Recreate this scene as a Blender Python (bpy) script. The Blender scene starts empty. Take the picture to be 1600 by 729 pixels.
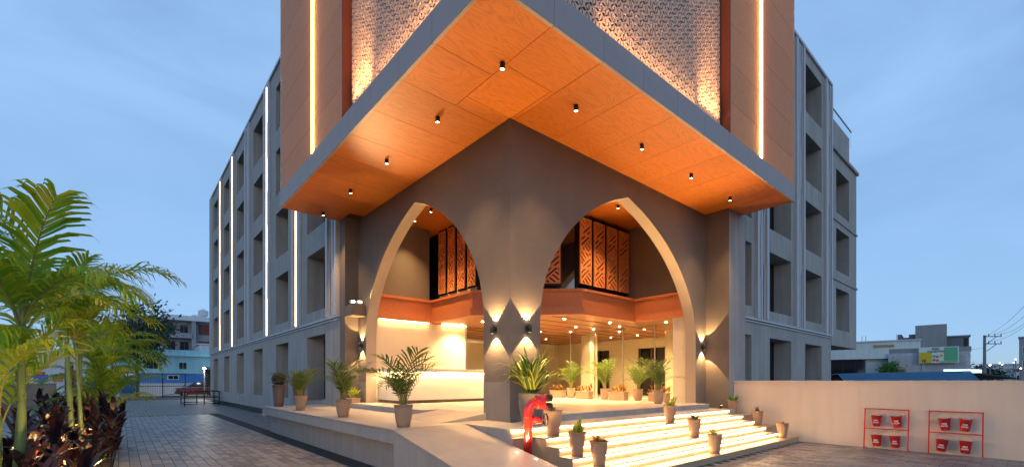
import bpy, bmesh, math, random
from mathutils import Vector, Matrix
R = math.radians
random.seed(7)
scene = bpy.context.scene
col = scene.collection

# ------------------------------------------------------------------ camera, sky, sun, exposure
TH = R(40.74)                                   # angle between the picture plane and the right facade
CT, ST = math.cos(TH), math.sin(TH)
CAM = (-5.817, -6.815, 1.65)
cd = bpy.data.cameras.new('camera')
cam = bpy.data.objects.new('camera', cd); col.objects.link(cam)
cam.location = CAM; cam.rotation_euler = (R(90), 0, -TH)
cd.sensor_width = 36; cd.lens = 15.975; cd.shift_y = 0.144
cd.clip_start = 0.05; cd.clip_end = 3000
scene.camera = cam

world = bpy.data.worlds.new('World'); scene.world = world
world.use_nodes = True
wt = world.node_tree; wt.nodes.clear()
def wn(t, **k):
    n = wt.nodes.new(t)
    for a, b in k.items(): setattr(n, a, b)
    return n
w_out = wn('ShaderNodeOutputWorld'); w_bg = wn('ShaderNodeBackground')
w_sky = wn('ShaderNodeTexSky', sky_type='NISHITA', sun_disc=False)
w_sky.sun_elevation = R(9.0); w_sky.sun_rotation = R(215); w_sky.altitude = 300
w_sky.air_density = 1.0; w_sky.dust_density = 0.6; w_sky.ozone_density = 3.0
w_tc = wn('ShaderNodeTexCoord'); w_map = wn('ShaderNodeMapping')
w_map.inputs['Scale'].default_value = (1.0, 1.0, 2.6)
w_map.inputs['Rotation'].default_value = (R(12), R(8), R(20))
w_no = wn('ShaderNodeTexNoise'); w_no.inputs['Scale'].default_value = 2.3; w_no.inputs['Detail'].default_value = 5
w_no.inputs['Roughness'].default_value = 0.55; w_no.inputs['Distortion'].default_value = 0.5
w_rp = wn('ShaderNodeValToRGB')
w_rp.color_ramp.elements[0].position = 0.36; w_rp.color_ramp.elements[0].color = (0.62, 0.62, 0.62, 1)
w_rp.color_ramp.elements[1].position = 0.66; w_rp.color_ramp.elements[1].color = (1, 1, 1, 1)
w_mx = wn('ShaderNodeMixRGB'); w_mx.inputs['Color2'].default_value = (1.75, 3.0, 4.9, 1)
w_l = wt.links.new
w_l(w_tc.outputs['Generated'], w_map.inputs['Vector']); w_l(w_map.outputs['Vector'], w_no.inputs['Vector'])
w_l(w_no.outputs['Fac'], w_rp.inputs['Fac']); w_l(w_rp.outputs['Color'], w_mx.inputs['Fac'])
w_l(w_sky.outputs['Color'], w_mx.inputs['Color1']); w_l(w_mx.outputs['Color'], w_bg.inputs['Color'])
w_bg.inputs['Strength'].default_value = 0.095
w_l(w_bg.outputs['Background'], w_out.inputs['Surface'])

sd = bpy.data.lights.new('sun', 'SUN'); sun = bpy.data.objects.new('sun', sd); col.objects.link(sun)
sd.energy = 0.12; sd.angle = R(25); sd.color = (1.0, 0.9, 0.82)
sun.rotation_euler = (R(80), 0, R(-35)); sun.location = (-10, -10, 30)
scene.view_settings.view_transform = 'Standard'; scene.view_settings.look = 'None'
scene.view_settings.exposure = 1.0; scene.view_settings.gamma = 1.0
scene.cycles.use_denoising = True
try: scene.cycles.denoiser = 'OPENIMAGEDENOISE'
except Exception: pass
scene.cycles.max_bounces = 8; scene.cycles.transparent_max_bounces = 12
scene.cycles.sample_clamp_indirect = 6.0
scene.cycles.caustics_reflective = False; scene.cycles.caustics_refractive = False

# ------------------------------------------------------------------ materials
MATS = {}
def mat(name, color, rough=0.6, noise=0.0, nscale=4.0, bump=0.0, bscale=60.0, metal=0.0, spec=0.5, emit=None, estr=0.0, island=0.0, stain=0.0, coat=0.0):
    m = bpy.data.materials.new(name); m.use_nodes = True
    nt = m.node_tree; b = nt.nodes['Principled BSDF']; L = nt.links.new
    b.inputs['Roughness'].default_value = rough; b.inputs['Metallic'].default_value = metal
    b.inputs['Specular IOR Level'].default_value = spec
    b.inputs['Base Color'].default_value = (*color, 1)
    if coat: b.inputs['Coat Weight'].default_value = coat
    tc = nt.nodes.new('ShaderNodeTexCoord')
    if noise or island or stain:
        src = None
        rgb = nt.nodes.new('ShaderNodeRGB'); rgb.outputs[0].default_value = (*color, 1); src = rgb.outputs[0]
        def mul(fac_out, lo, hi, src):
            mr = nt.nodes.new('ShaderNodeMapRange'); L(fac_out, mr.inputs['Value'])
            mr.inputs['From Min'].default_value = 0.25 if lo != hi else 0; mr.inputs['From Max'].default_value = 0.75
            mr.inputs['To Min'].default_value = lo; mr.inputs['To Max'].default_value = hi
            v = nt.nodes.new('ShaderNodeVectorMath'); v.operation = 'SCALE'
            L(src, v.inputs[0]); L(mr.outputs[0], v.inputs['Scale']); return v.outputs[0]
        if noise:
            n = nt.nodes.new('ShaderNodeTexNoise'); n.inputs['Scale'].default_value = nscale; n.inputs['Detail'].default_value = 6
            n.inputs['Roughness'].default_value = 0.6
            L(tc.outputs['Object'], n.inputs['Vector']); src = mul(n.outputs['Fac'], 1 - noise, 1 + noise, src)
        if stain:
            mp = nt.nodes.new('ShaderNodeMapping'); mp.inputs['Scale'].default_value = (2.2, 2.2, 0.16)
            L(tc.outputs['Object'], mp.inputs['Vector'])
            n = nt.nodes.new('ShaderNodeTexNoise'); n.inputs['Scale'].default_value = 2.0; n.inputs['Detail'].default_value = 8
            L(mp.outputs['Vector'], n.inputs['Vector']); src = mul(n.outputs['Fac'], 1 - stain, 1 + stain * .5, src)
        if island:
            g = nt.nodes.new('ShaderNodeNewGeometry'); o = nt.nodes.new('ShaderNodeObjectInfo')
            a = nt.nodes.new('ShaderNodeMath'); a.operation = 'ADD'; L(g.outputs['Random Per Island'], a.inputs[0]); L(o.outputs['Random'], a.inputs[1])
            f = nt.nodes.new('ShaderNodeMath'); f.operation = 'FRACT'; L(a.outputs[0], f.inputs[0])
            src = mul(f.outputs[0], 1 - island, 1 + island, src)
        L(src, b.inputs['Base Color'])
    if bump:
        n = nt.nodes.new('ShaderNodeTexNoise'); n.inputs['Scale'].default_value = bscale; n.inputs['Detail'].default_value = 4
        L(tc.outputs['Object'], n.inputs['Vector'])
        bp = nt.nodes.new('ShaderNodeBump'); bp.inputs['Strength'].default_value = bump; bp.inputs['Distance'].default_value = 0.01
        L(n.outputs['Fac'], bp.inputs['Height']); L(bp.outputs['Normal'], b.inputs['Normal'])
    if emit:
        b.inputs['Emission Color'].default_value = (*emit, 1); b.inputs['Emission Strength'].default_value = estr
    MATS[name] = m
    return m

def wood(name, color, scale=(1.3, 9, 9), dark=0.62, rough=0.38, coat=0.15):
    m = mat(name, color, rough, coat=coat); nt = m.node_tree; b = nt.nodes['Principled BSDF']; L = nt.links.new
    tc = nt.nodes.new('ShaderNodeTexCoord'); oi = nt.nodes.new('ShaderNodeObjectInfo')
    off = nt.nodes.new('ShaderNodeVectorMath'); off.operation = 'ADD'
    sc = nt.nodes.new('ShaderNodeMath'); sc.operation = 'MULTIPLY'; sc.inputs[1].default_value = 40
    L(oi.outputs['Random'], sc.inputs[0]); L(tc.outputs['Object'], off.inputs[0]); L(sc.outputs[0], off.inputs[1])
    mp = nt.nodes.new('ShaderNodeMapping'); mp.inputs['Scale'].default_value = scale; L(off.outputs[0], mp.inputs['Vector'])
    n = nt.nodes.new('ShaderNodeTexNoise'); n.inputs['Scale'].default_value = 1.0; n.inputs['Detail'].default_value = 3; n.inputs['Distortion'].default_value = 1.8
    L(mp.outputs['Vector'], n.inputs['Vector'])
    s = nt.nodes.new('ShaderNodeMath'); s.operation = 'MULTIPLY'; s.inputs[1].default_value = 9; L(n.outputs['Fac'], s.inputs[0])
    fr = nt.nodes.new('ShaderNodeMath'); fr.operation = 'PINGPONG'; fr.inputs[1].default_value = 0.5; L(s.outputs[0], fr.inputs[0])
    rp = nt.nodes.new('ShaderNodeValToRGB'); L(fr.outputs[0], rp.inputs['Fac'])
    rp.color_ramp.elements[0].position = 0.0; rp.color_ramp.elements[0].color = (*[c * (0.5 + dark * .5) for c in color], 1)
    rp.color_ramp.elements[1].position = 0.30; rp.color_ramp.elements[1].color = (*[min(1, c * 1.04) for c in color], 1)
    mr = nt.nodes.new('ShaderNodeMapRange'); L(oi.outputs['Random'], mr.inputs['Value']); mr.inputs['To Min'].default_value = 0.93; mr.inputs['To Max'].default_value = 1.05
    v = nt.nodes.new('ShaderNodeVectorMath'); v.operation = 'SCALE'; L(rp.outputs['Color'], v.inputs[0]); L(mr.outputs[0], v.inputs['Scale'])
    L(v.outputs[0], b.inputs['Base Color'])
    return m

def leafmat(name, color, color2, rough=0.45, trans=0.35):
    m = bpy.data.materials.new(name); m.use_nodes = True; nt = m.node_tree; L = nt.links.new
    b = nt.nodes['Principled BSDF']; b.inputs['Roughness'].default_value = rough
    g = nt.nodes.new('ShaderNodeNewGeometry'); o = nt.nodes.new('ShaderNodeObjectInfo')
    a = nt.nodes.new('ShaderNodeMath'); a.operation = 'ADD'; L(g.outputs['Random Per Island'], a.inputs[0]); L(o.outputs['Random'], a.inputs[1])
    f = nt.nodes.new('ShaderNodeMath'); f.operation = 'FRACT'; L(a.outputs[0], f.inputs[0])
    rp = nt.nodes.new('ShaderNodeValToRGB'); L(f.outputs[0], rp.inputs['Fac'])
    rp.color_ramp.elements[0].color = (*color, 1); rp.color_ramp.elements[1].color = (*color2, 1)
    L(rp.outputs['Color'], b.inputs['Base Color'])
    t = nt.nodes.new('ShaderNodeBsdfTranslucent'); L(rp.outputs['Color'], t.inputs['Color'])
    mx = nt.nodes.new('ShaderNodeMixShader'); mx.inputs['Fac'].default_value = trans
    L(b.outputs['BSDF'], mx.inputs[1]); L(t.outputs['BSDF'], mx.inputs[2]); L(mx.outputs['Shader'], nt.nodes['Material Output'].inputs['Surface'])
    MATS[name] = m; return m

def glassmat(name, tint=(0.9, 0.93, 0.92), refl=0.05):
    m = bpy.data.materials.new(name); m.use_nodes = True; nt = m.node_tree; L = nt.links.new
    nt.nodes.remove(nt.nodes['Principled BSDF'])
    t = nt.nodes.new('ShaderNodeBsdfTransparent'); t.inputs['Color'].default_value = (*tint, 1)
    g = nt.nodes.new('ShaderNodeBsdfGlossy'); g.inputs['Roughness'].default_value = 0.02
    lw = nt.nodes.new('ShaderNodeLayerWeight'); lw.inputs['Blend'].default_value = refl
    mx = nt.nodes.new('ShaderNodeMixShader'); L(lw.outputs['Fresnel'], mx.inputs['Fac'])
    L(t.outputs[0], mx.inputs[1]); L(g.outputs[0], mx.inputs[2]); L(mx.outputs[0], nt.nodes['Material Output'].inputs['Surface'])
    MATS[name] = m; return m

def paver_ground(name):
    m = mat(name, (0.10, 0.09, 0.085), 0.55); nt = m.node_tree; L = nt.links.new; b = nt.nodes['Principled BSDF']
    tc = nt.nodes.new('ShaderNodeTexCoord'); mp = nt.nodes.new('ShaderNodeMapping'); mp.inputs['Rotation'].default_value = (0, 0, R(90))
    L(tc.outputs['Object'], mp.inputs['Vector'])
    br = nt.nodes.new('ShaderNodeTexBrick'); L(mp.outputs['Vector'], br.inputs['Vector'])
    br.inputs['Color1'].default_value = (0.235, 0.21, 0.195, 1); br.inputs['Color2'].default_value = (0.155, 0.14, 0.13, 1); br.inputs['Mortar'].default_value = (0.03, 0.028, 0.026, 1)
    br.inputs['Scale'].default_value = 1; br.inputs['Brick Width'].default_value = .34; br.inputs['Row Height'].default_value = .17; br.inputs['Mortar Size'].default_value = .010
    L(br.outputs['Color'], b.inputs['Base Color'])
    bp = nt.nodes.new('ShaderNodeBump'); bp.inputs['Distance'].default_value = 0.008; bp.invert = True; L(br.outputs['Fac'], bp.inputs['Height']); L(bp.outputs['Normal'], b.inputs['Normal'])
    return m

M = MATS
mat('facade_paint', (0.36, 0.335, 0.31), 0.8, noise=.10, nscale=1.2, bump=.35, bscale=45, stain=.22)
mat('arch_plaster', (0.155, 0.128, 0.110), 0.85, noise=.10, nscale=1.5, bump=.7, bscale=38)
mat('plinth_stone', (0.23, 0.205, 0.185), 0.6, noise=.08, nscale=3, bump=.1)
mat('reveal_paint', (0.42, 0.34, 0.26), 0.7, noise=.05, nscale=3, bump=.2)
wood('soffit_wood', (0.53, 0.150, 0.010), scale=(.6, 3.4, 3.4), dark=.62, rough=.5, coat=0)
wood('panel_wood', (0.76, 0.25, 0.075), scale=(9, 9, 1.3), rough=.6, coat=0)
wood('carved_wood', (0.74, 0.27, 0.09), scale=(9, 9, 1.3), rough=.55, coat=0)
wood('band_wood', (0.48, 0.15, 0.05), scale=(9, 9, 1.3), rough=.55, coat=0)
wood('ceiling_wood', (0.34, 0.135, 0.045), scale=(1.5, 9, 9))
mat('panel_edge', (0.26, 0.05, 0.018), .6)
mat('fascia_metal', (0.36, 0.295, 0.28), .55, noise=.05, nscale=2)
mat('screen_face', (0.72, 0.45, 0.33), .55, noise=.05, nscale=5)
mat('screen_back', (0.05, 0.03, 0.025), .7)
mat('dark_glass', (0.012, 0.014, 0.018), .06, spec=.8)
mat('dark_frame', (0.02, 0.02, 0.022), .4)
mat('fin_white', (0.46, 0.46, 0.48), .45, noise=.05, nscale=3, stain=.08)
mat('black_metal', (0.018, 0.017, 0.017), .35, metal=.6)
mat('lamp_body', (0.05, 0.045, 0.042), .4, metal=.5)
mat('white_plastic', (0.75, 0.75, 0.74), .4)
mat('cream_wall', (0.74, 0.64, 0.46), .55, noise=.05, nscale=2, bump=.12, bscale=25)
mat('counter_stone', (0.78, 0.70, 0.57), .35, noise=.07, nscale=3)
mat('skirting', (0.10, 0.06, 0.035), .5)
mat('lobby_floor', (0.62, 0.56, 0.48), .22, noise=.06, nscale=1.5)
mat('terrace_stone', (0.46, 0.42, 0.37), .38, noise=.10, nscale=2.2, bump=.06)
mat('terrace_side', (0.36, 0.35, 0.345), .75, noise=.08, nscale=1.5, bump=.2, stain=.14)
mat('ramp_stone', (0.40, 0.36, 0.31), .45, noise=.12, nscale=2.5, bump=.15, bscale=80)
mat('step_stone', (0.46, 0.36, 0.25), .4, noise=.12, nscale=6)
mat('compound_wall', (0.70, 0.60, 0.48), .8, noise=.05, nscale=.9, bump=.15, bscale=50, stain=.07)
mat('wall_left', (0.40, 0.27, 0.17), .85, noise=.08, nscale=2, stain=.12)
mat('pot_clay', (0.38, 0.25, 0.165), .6, noise=.07, nscale=6, bump=.1)
mat('pot_dark', (0.17, 0.11, 0.085), .5, noise=.07, nscale=6)
mat('pot_grey', (0.20, 0.175, 0.155), .6, noise=.07, nscale=5, bump=.1)
mat('soil', (0.03, 0.02, 0.014), .95, noise=.3, nscale=30)
mat('paver', (0.21, 0.197, 0.188), .42, noise=.18, nscale=12, island=.28, bump=.2, bscale=70)
paver_ground('paver_far')
mat('joint_sand', (0.035, 0.031, 0.028), .95, noise=.2, nscale=20)
mat('asphalt', (0.05, 0.05, 0.052), .85, noise=.2, nscale=3)
mat('earth', (0.09, 0.07, 0.05), .95, noise=.25, nscale=2)
mat('red_paint', (0.62, 0.02, 0.012), .35, noise=.05, nscale=6)
mat('red_gloss', (0.52, 0.015, 0.012), .22, coat=.5)
mat('steel', (0.5, 0.5, 0.5), .35, metal=1)
mat('white_paint', (0.8, 0.8, 0.78), .5)
mat('black_rubber', (0.012, 0.012, 0.012), .5)
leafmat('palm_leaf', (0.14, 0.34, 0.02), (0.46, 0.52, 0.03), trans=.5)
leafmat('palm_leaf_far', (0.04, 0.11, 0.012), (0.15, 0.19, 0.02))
mat('palm_stem', (0.16, 0.22, 0.06), .5, noise=.2, nscale=8)
mat('palm_stalk', (0.26, 0.24, 0.05), .5)
leafmat('agave_green', (0.05, 0.16, 0.02), (0.12, 0.24, 0.03), trans=.2)
mat('agave_edge', (0.50, 0.46, 0.10), .45)
leafmat('cordyline_leaf', (0.014, 0.008, 0.012), (0.045, 0.018, 0.022), rough=.35, trans=.2)
leafmat('cordyline_red', (0.10, 0.02, 0.012), (0.05, 0.015, 0.02), rough=.35, trans=.25)
leafmat('croton_leaf', (0.16, 0.05, 0.012), (0.42, 0.24, 0.03))
leafmat('lime_leaf', (0.24, 0.36, 0.03), (0.45, 0.46, 0.05))
leafmat('small_leaf', (0.10, 0.13, 0.03), (0.35, 0.26, 0.08))
leafmat('tree_leaf', (0.012, 0.03, 0.014), (0.03, 0.055, 0.02), rough=.6, trans=.15)
leafmat('topiary_leaf', (0.035, 0.02, 0.01), (0.06, 0.045, 0.015), rough=.6, trans=.1)
leafmat('bush_leaf', (0.05, 0.16, 0.015), (0.11, 0.25, 0.03))
mat('bark', (0.05, 0.04, 0.03), .9, noise=.3, nscale=8)
glassmat('clear_glass')
def led(name, color, s): return mat(name, (0.8, 0.8, 0.8), .5, emit=color, estr=s)
WARM = (1.0, 0.58, 0.22)
led('led_orange', (1.0, 0.46, 0.12), 24.0)
led('fill_led', (1.0, 0.66, 0.29), 15.0)
led('led_warm', (1.0, 0.66, 0.36), 2.6)
led('led_step', (1.0, 0.63, 0.30), 28.0)
led('led_counter', (1.0, 0.66, 0.28), 75.0)
led('lamp_lens', (1.0, 0.78, 0.50), 30.0)
led('lamp_lens_dim', (1.0, 0.74, 0.45), 9.0)
led('garden_lens', (1.0, 0.55, 0.18), 14.0)
led('street_lens', (1.0, 0.95, 0.80), 40.0)
led('far_lens', (1.0, 0.90, 0.70), 7.0)
led('tail_lens', (1.0, 0.04, 0.05), 5.0)
led('lit_sign', (0.72, 1.0, 0.86), 1.3)

# ------------------------------------------------------------------ mesh helpers
class MB:
    def __init__(s): s.v = []; s.f = []; s.mi = []; s.cur = 0; s.sm = False
    def quad(s, *p):
        n = len(s.v); s.v += [tuple(q) for q in p]; s.f.append(tuple(range(n, n + len(p)))); s.mi.append(s.cur); return s
    def box(s, x0, y0, z0, x1, y1, z1):
        n = len(s.v)
        s.v += [(x0,y0,z0),(x1,y0,z0),(x1,y1,z0),(x0,y1,z0),(x0,y0,z1),(x1,y0,z1),(x1,y1,z1),(x0,y1,z1)]
        for f in ((0,3,2,1),(4,5,6,7),(0,1,5,4),(1,2,6,5),(2,3,7,6),(3,0,4,7)): s.f.append(tuple(n + i for i in f)); s.mi.append(s.cur)
        return s
    def bar(s, a, b, w, h=None):                 # square bar between two points
        h = h or w; a = Vector(a); b = Vector(b); d = (b - a).normalized()
        u = d.cross(Vector((0, 0, 1)))
        if u.length < 1e-3: u = Vector((1, 0, 0))
        u.normalize(); w2 = u.cross(d); n = len(s.v)
        for p in (a, b):
            for i, j in ((-1,-1),(1,-1),(1,1),(-1,1)): s.v.append(tuple(p + u*w/2*i + w2*h/2*j))
        for f in ((0,1,2,3),(7,6,5,4),(0,4,5,1),(1,5,6,2),(2,6,7,3),(3,7,4,0)): s.f.append(tuple(n + i for i in f)); s.mi.append(s.cur)
        return s
    def tube(s, pts, r, n=8, caps=True):
        pts = [Vector(p) for p in pts]; rs = r if isinstance(r, (list, tuple)) else [r]*len(pts); base = len(s.v)
        ref = None
        for i, p in enumerate(pts):
            d = (pts[min(i+1, len(pts)-1)] - pts[max(i-1, 0)]).normalized()
            if ref is None: ref = Vector((0,0,1)) if abs(d.z) < .9 else Vector((1,0,0))
            u = (ref - d*ref.dot(d)).normalized(); ref = u; w = d.cross(u)
            for k in range(n):
                a = 2*math.pi*k/n; s.v.append(tuple(p + (u*math.cos(a) + w*math.sin(a))*rs[i]))
        for i in range(len(pts)-1):
            for k in range(n):
                s.f.append((base+i*n+k, base+i*n+(k+1)%n, base+(i+1)*n+(k+1)%n, base+(i+1)*n+k)); s.mi.append(s.cur)
        if caps:
            s.f.append(tuple(base+k for k in reversed(range(n)))); s.mi.append(s.cur)
            s.f.append(tuple(base+(len(pts)-1)*n+k for k in range(n))); s.mi.append(s.cur)
        return s
    def lathe(s, prof, n=20, c=(0,0,0)):         # profile of (r, z)
        base = len(s.v)
        for r, z in prof:
            for k in range(n):
                a = 2*math.pi*k/n; s.v.append((c[0]+r*math.cos(a), c[1]+r*math.sin(a), c[2]+z))
        for i in range(len(prof)-1):
            for k in range(n):
                s.f.append((base+i*n+k, base+i*n+(k+1)%n, base+(i+1)*n+(k+1)%n, base+(i+1)*n+k)); s.mi.append(s.cur)
        return s
    def disc(s, c, r, n=16, axis='z'):
        base = len(s.v)
        for k in range(n):
            a = 2*math.pi*k/n; u, w = r*math.cos(a), r*math.sin(a)
            s.v.append({'z': (c[0]+u, c[1]+w, c[2]), 'x': (c[0], c[1]+u, c[2]+w), 'y': (c[0]+u, c[1], c[2]+w)}[axis])
        s.f.append(tuple(range(base, base+n))); s.mi.append(s.cur); return s
    def prism(s, poly, d):                       # planar polygon extruded by vector d
        n = len(poly); b = len(s.v); d = Vector(d)
        s.v += [tuple(p) for p in poly] + [tuple(Vector(p)+d) for p in poly]
        s.f.append(tuple(range(b, b+n))); s.f.append(tuple(reversed(range(b+n, b+2*n)))); s.mi += [s.cur]*2
        for i in range(n):
            j = (i+1) % n; s.f.append((b+j, b+i, b+n+i, b+n+j)); s.mi.append(s.cur)
        return s
    def mesh(s, name, mats, smooth=False):
        me = bpy.data.meshes.new(name); me.from_pydata(s.v, [], s.f)
        for m in (mats if isinstance(mats, (list, tuple)) else [mats]): me.materials.append(M[m])
        if isinstance(mats, (list, tuple)): me.polygons.foreach_set('material_index', s.mi)
        if smooth: me.polygons.foreach_set('use_smooth', [True]*len(me.polygons))
        me.validate(); me.update(); return me
    def build(s, name, mats, parent=None, smooth=False, loc=None, rz=0):
        return inst(name, s.mesh(name, mats, smooth), parent, loc, rz)
def inst(name, me, parent=None, loc=None, rz=0):
    o = bpy.data.objects.new(name, me); col.objects.link(o)
    if parent is not None: o.parent = parent
    if loc is not None: o.location = loc
    if rz: o.rotation_euler = (0, 0, rz)
    return o
def bev(o, w=.01, seg=2):
    m = o.modifiers.new('bevel', 'BEVEL'); m.width = w; m.segments = seg; m.limit_method = 'ANGLE'; return o
def tag(o, label, cat=None, group=None, kind=None):
    if label: o['label'] = label
    if cat: o['category'] = cat
    if group: o['group'] = group
    if kind: o['kind'] = kind
    return o
def thing(name, label, cat, loc=(0,0,0), rz=0, group=None):
    o = bpy.data.objects.new(name, None); col.objects.link(o); o.location = loc; o.rotation_euler = (0,0,rz); o.empty_display_size = .1
    return tag(o, label, cat, group)
def copy_tree(o, parent=None):
    c = o.copy(); col.objects.link(c); c.parent = parent
    for ch in list(o.children): copy_tree(ch, c)
    return c
def lamp(kind, parent, loc, energy, color=WARM, aim=(0,0,-1), angle=60, blend=.3, size=.05):
    d = bpy.data.lights.new('lamp_light', kind); d.energy = energy; d.color = color
    if kind == 'SPOT': d.spot_size = R(angle); d.spot_blend = blend; d.shadow_soft_size = size
    elif kind == 'POINT': d.shadow_soft_size = size
    o = bpy.data.objects.new('lamp_light', d); col.objects.link(o); o.parent = parent; o.location = loc
    o.rotation_euler = Vector(aim).to_track_quat('-Z', 'Y').to_euler(); return o
def cw(X, Y):                                     # metres right of / in front of the viewpoint -> ground position
    return (CAM[0] + X*CT + Y*ST, CAM[1] - X*ST + Y*CT)
def structure(o): o['kind'] = 'structure'; return o

# ------------------------------------------------------------------ ground and paving
g = MB(); g.quad((-1500,-1500,-.03),(1500,-1500,-.03),(1500,1500,-.03),(-1500,1500,-.03)); structure(g.build('ground', 'earth'))
pave = MB(); pave.quad((-10.2,-30,-.012),(-.0,-30,-.012),(-.0,44,-.012),(-10.2,44,-.012)).quad((0,-30,-.012),(40,-30,-.012),(40,-.2,-.012),(0,-.2,-.012))
pav = structure(pave.build('paved_driveway', 'paver_far'))
def paver_rect(xa, xb, ya, yb):
    out = []
    i = 0; x = xa
    while x < xb - .1:
        y = ya + (.17 if i % 2 else 0)
        while y < yb - .2:
            out.append((x, y)); y += .34
        x += .17; i += 1
    return out
pl = paver_rect(-10.1, -2.36, -2.2, 20.6) + paver_rect(-2.36, 8.32, -14.04, -2.58)
def pdist(p):
    dx, dy = p[0]+.085-CAM[0], p[1]+.17-CAM[1]; Xc = dx*CT-dy*ST; Yc = dx*ST+dy*CT
    vis = Yc > 8.6 and abs(Xc/Yc) < 1.13 and not (p[0] < -5.3 and p[1] < 12)
    return (0 if vis else 1, Yc)
pl.sort(key=pdist)
pvmesh = []
for k in range(3):
    b = MB(); b.box(.005+.001*k, .005, -.03, .165, .335-.001*k, 0); pvmesh.append(b.mesh('paver', 'paver'))
for i, (x, y) in enumerate(pl[:300]):
    o = inst('paver', pvmesh[i % 3], pav, (x, y, random.uniform(-.002, .003)))
b = MB()
for (x, y) in pl[300:]:
    z = random.uniform(-.002, .003); b.box(x+.005, y+.005, -.011, x+.165, y+.335, z)
o = b.build('paver_field', 'paver', pav); o['kind'] = 'stuff'
b = MB(); b.quad((-10.15,-14.5,-.008),(8.4,-14.5,-.008),(8.4,-2.5,-.008),(-10.15,-2.5,-.008)).quad((-10.15,-2.5,-.0079),(-2.0,-2.5,-.0079),(-2.0,20.9,-.0079),(-10.15,20.9,-.0079))
b.build('joint_sand', 'joint_sand', pav)
# road beyond the gate
b = MB(); b.quad((-60,44,-.016),(60,44,-.016),(60,60,-.016),(-60,60,-.016)); structure(b.build('road', 'asphalt'))

# ------------------------------------------------------------------ terrace, ramp, plinth
TZ, LZ = .82, .97
b = MB(); b.box(-2.3, .35, .58, -.42, 9.8, TZ).box(-.42, .35, .58, .05, 7.5, TZ)
b.box(-2.06, .36, -.02, -.43, 9.7, .579)
ter = structure(b.build('terrace', 'terrace_side'))
b = MB(); b.box(-2.33, .38, TZ+.001, -.44, 9.83, TZ+.018).box(-.44, .38, TZ+.001, .0, 7.5, TZ+.018); b.build('paving_slab', 'terrace_stone', ter)
b = MB()
y0, y1 = .35, -3.75
b.prism([(-2.3,y0,TZ),(-2.3,y0,.0),(-2.3,y1,0.0)], (1.48,0,0)); rmp = structure(b.build('ramp', 'terrace_side'))
b = MB(); b.prism([(-2.33,y0+.02,TZ+.018),(-2.33,y0+.02,TZ+.002),(-2.33,y1,.004),(-2.33,y1,.02)], (1.53,0,0)); b.build('ramp_surface', 'ramp_stone', rmp)
# platform in front of the right arch, lobby plinth and wedge ramp
b = MB(); b.box(-.8, -.95, 0, 8.06, .36, TZ); plat = structure(b.build('platform', 'terrace_side'))
b = MB(); b.box(-.82, -.975, TZ+.001, 7.5, .36, TZ+.018); b.build('paving_slab', 'terrace_stone', plat)
b = MB(); b.box(-.5, 2.6, .5, .0, 6.9, LZ).box(0, .0, .5, 13, 11, LZ-.002).box(.85, -.42, .5, 7.4, 0, LZ-.001); lob = structure(b.build('lobby_floor', 'terrace_side'))
b = MB(); b.box(.001, .01, LZ-.001, 12.9, 10.9, LZ+.012).box(-.52, 2.6, LZ+.001, .001, 6.9, LZ+.013).box(.83, -.44, LZ, 7.4, .01, LZ+.013); b.build('floor_tiles', 'lobby_floor', lob)
b = MB(); b.prism([(-1.15,.75,TZ+.02),(0.0,.75,TZ+.02),(0.0,.75,LZ+.01)], (0,1.84,0)); b.build('threshold_ramp', 'ramp_stone', lob)

# ------------------------------------------------------------------ lit entrance steps
SY = [-.975, -1.35, -1.66, -1.95, -2.24, -2.52]
SZ = [TZ, .685, .55, .412, .275, .14, 0]
steps = thing('entrance_steps', 'wide stone entrance steps with glowing strips under every nosing', 'steps', (0, 0, 0))
for k in range(1, 6):
    x0 = -.33; x1 = 7.5
    b = MB(); b.box(x0, SY[k]+.02, 0, x1, SY[k-1]+.03, SZ[k]-.022); st = b.build('step', 'step_stone', steps)
    b = MB(); b.box(x0-.02, SY[k]-.015, SZ[k]-.022, x1+.02, SY[k-1]+.02, SZ[k]); bev(b.build('tread', 'step_stone', st), .004)
for k in range(0, 5):
    x0 = -.8 if k == 0 else -.33
    if k == 0:
        b = MB(); b.box(-.79, -.955, SZ[1], 7.5, -.949, TZ-.002); b.build('riser', 'step_stone', steps)
    b = MB(); b.box(x0+.03, SY[k]+.002, SZ[k]-.046, 7.48, SY[k]+.016, SZ[k]-.026); b.build('light_strip', 'led_step', steps)
b = MB(); b.box(-.8, -1.02, .0, -.33, -.951, SZ[1]-.02).box(-.82, -1.04, SZ[1]-.02, -.33, -.951, SZ[1]); b.build('side_block', 'step_stone', steps)
b = MB(); b.box(7.5, -2.5, 0, 8.3, -.73, .14).box(7.5, -1.95, .14, 8.3, -.73, .41).box(7.5, -1.3, .41, 8.3, -.73, .68); b.build('side_block', 'step_stone', steps)

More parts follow.
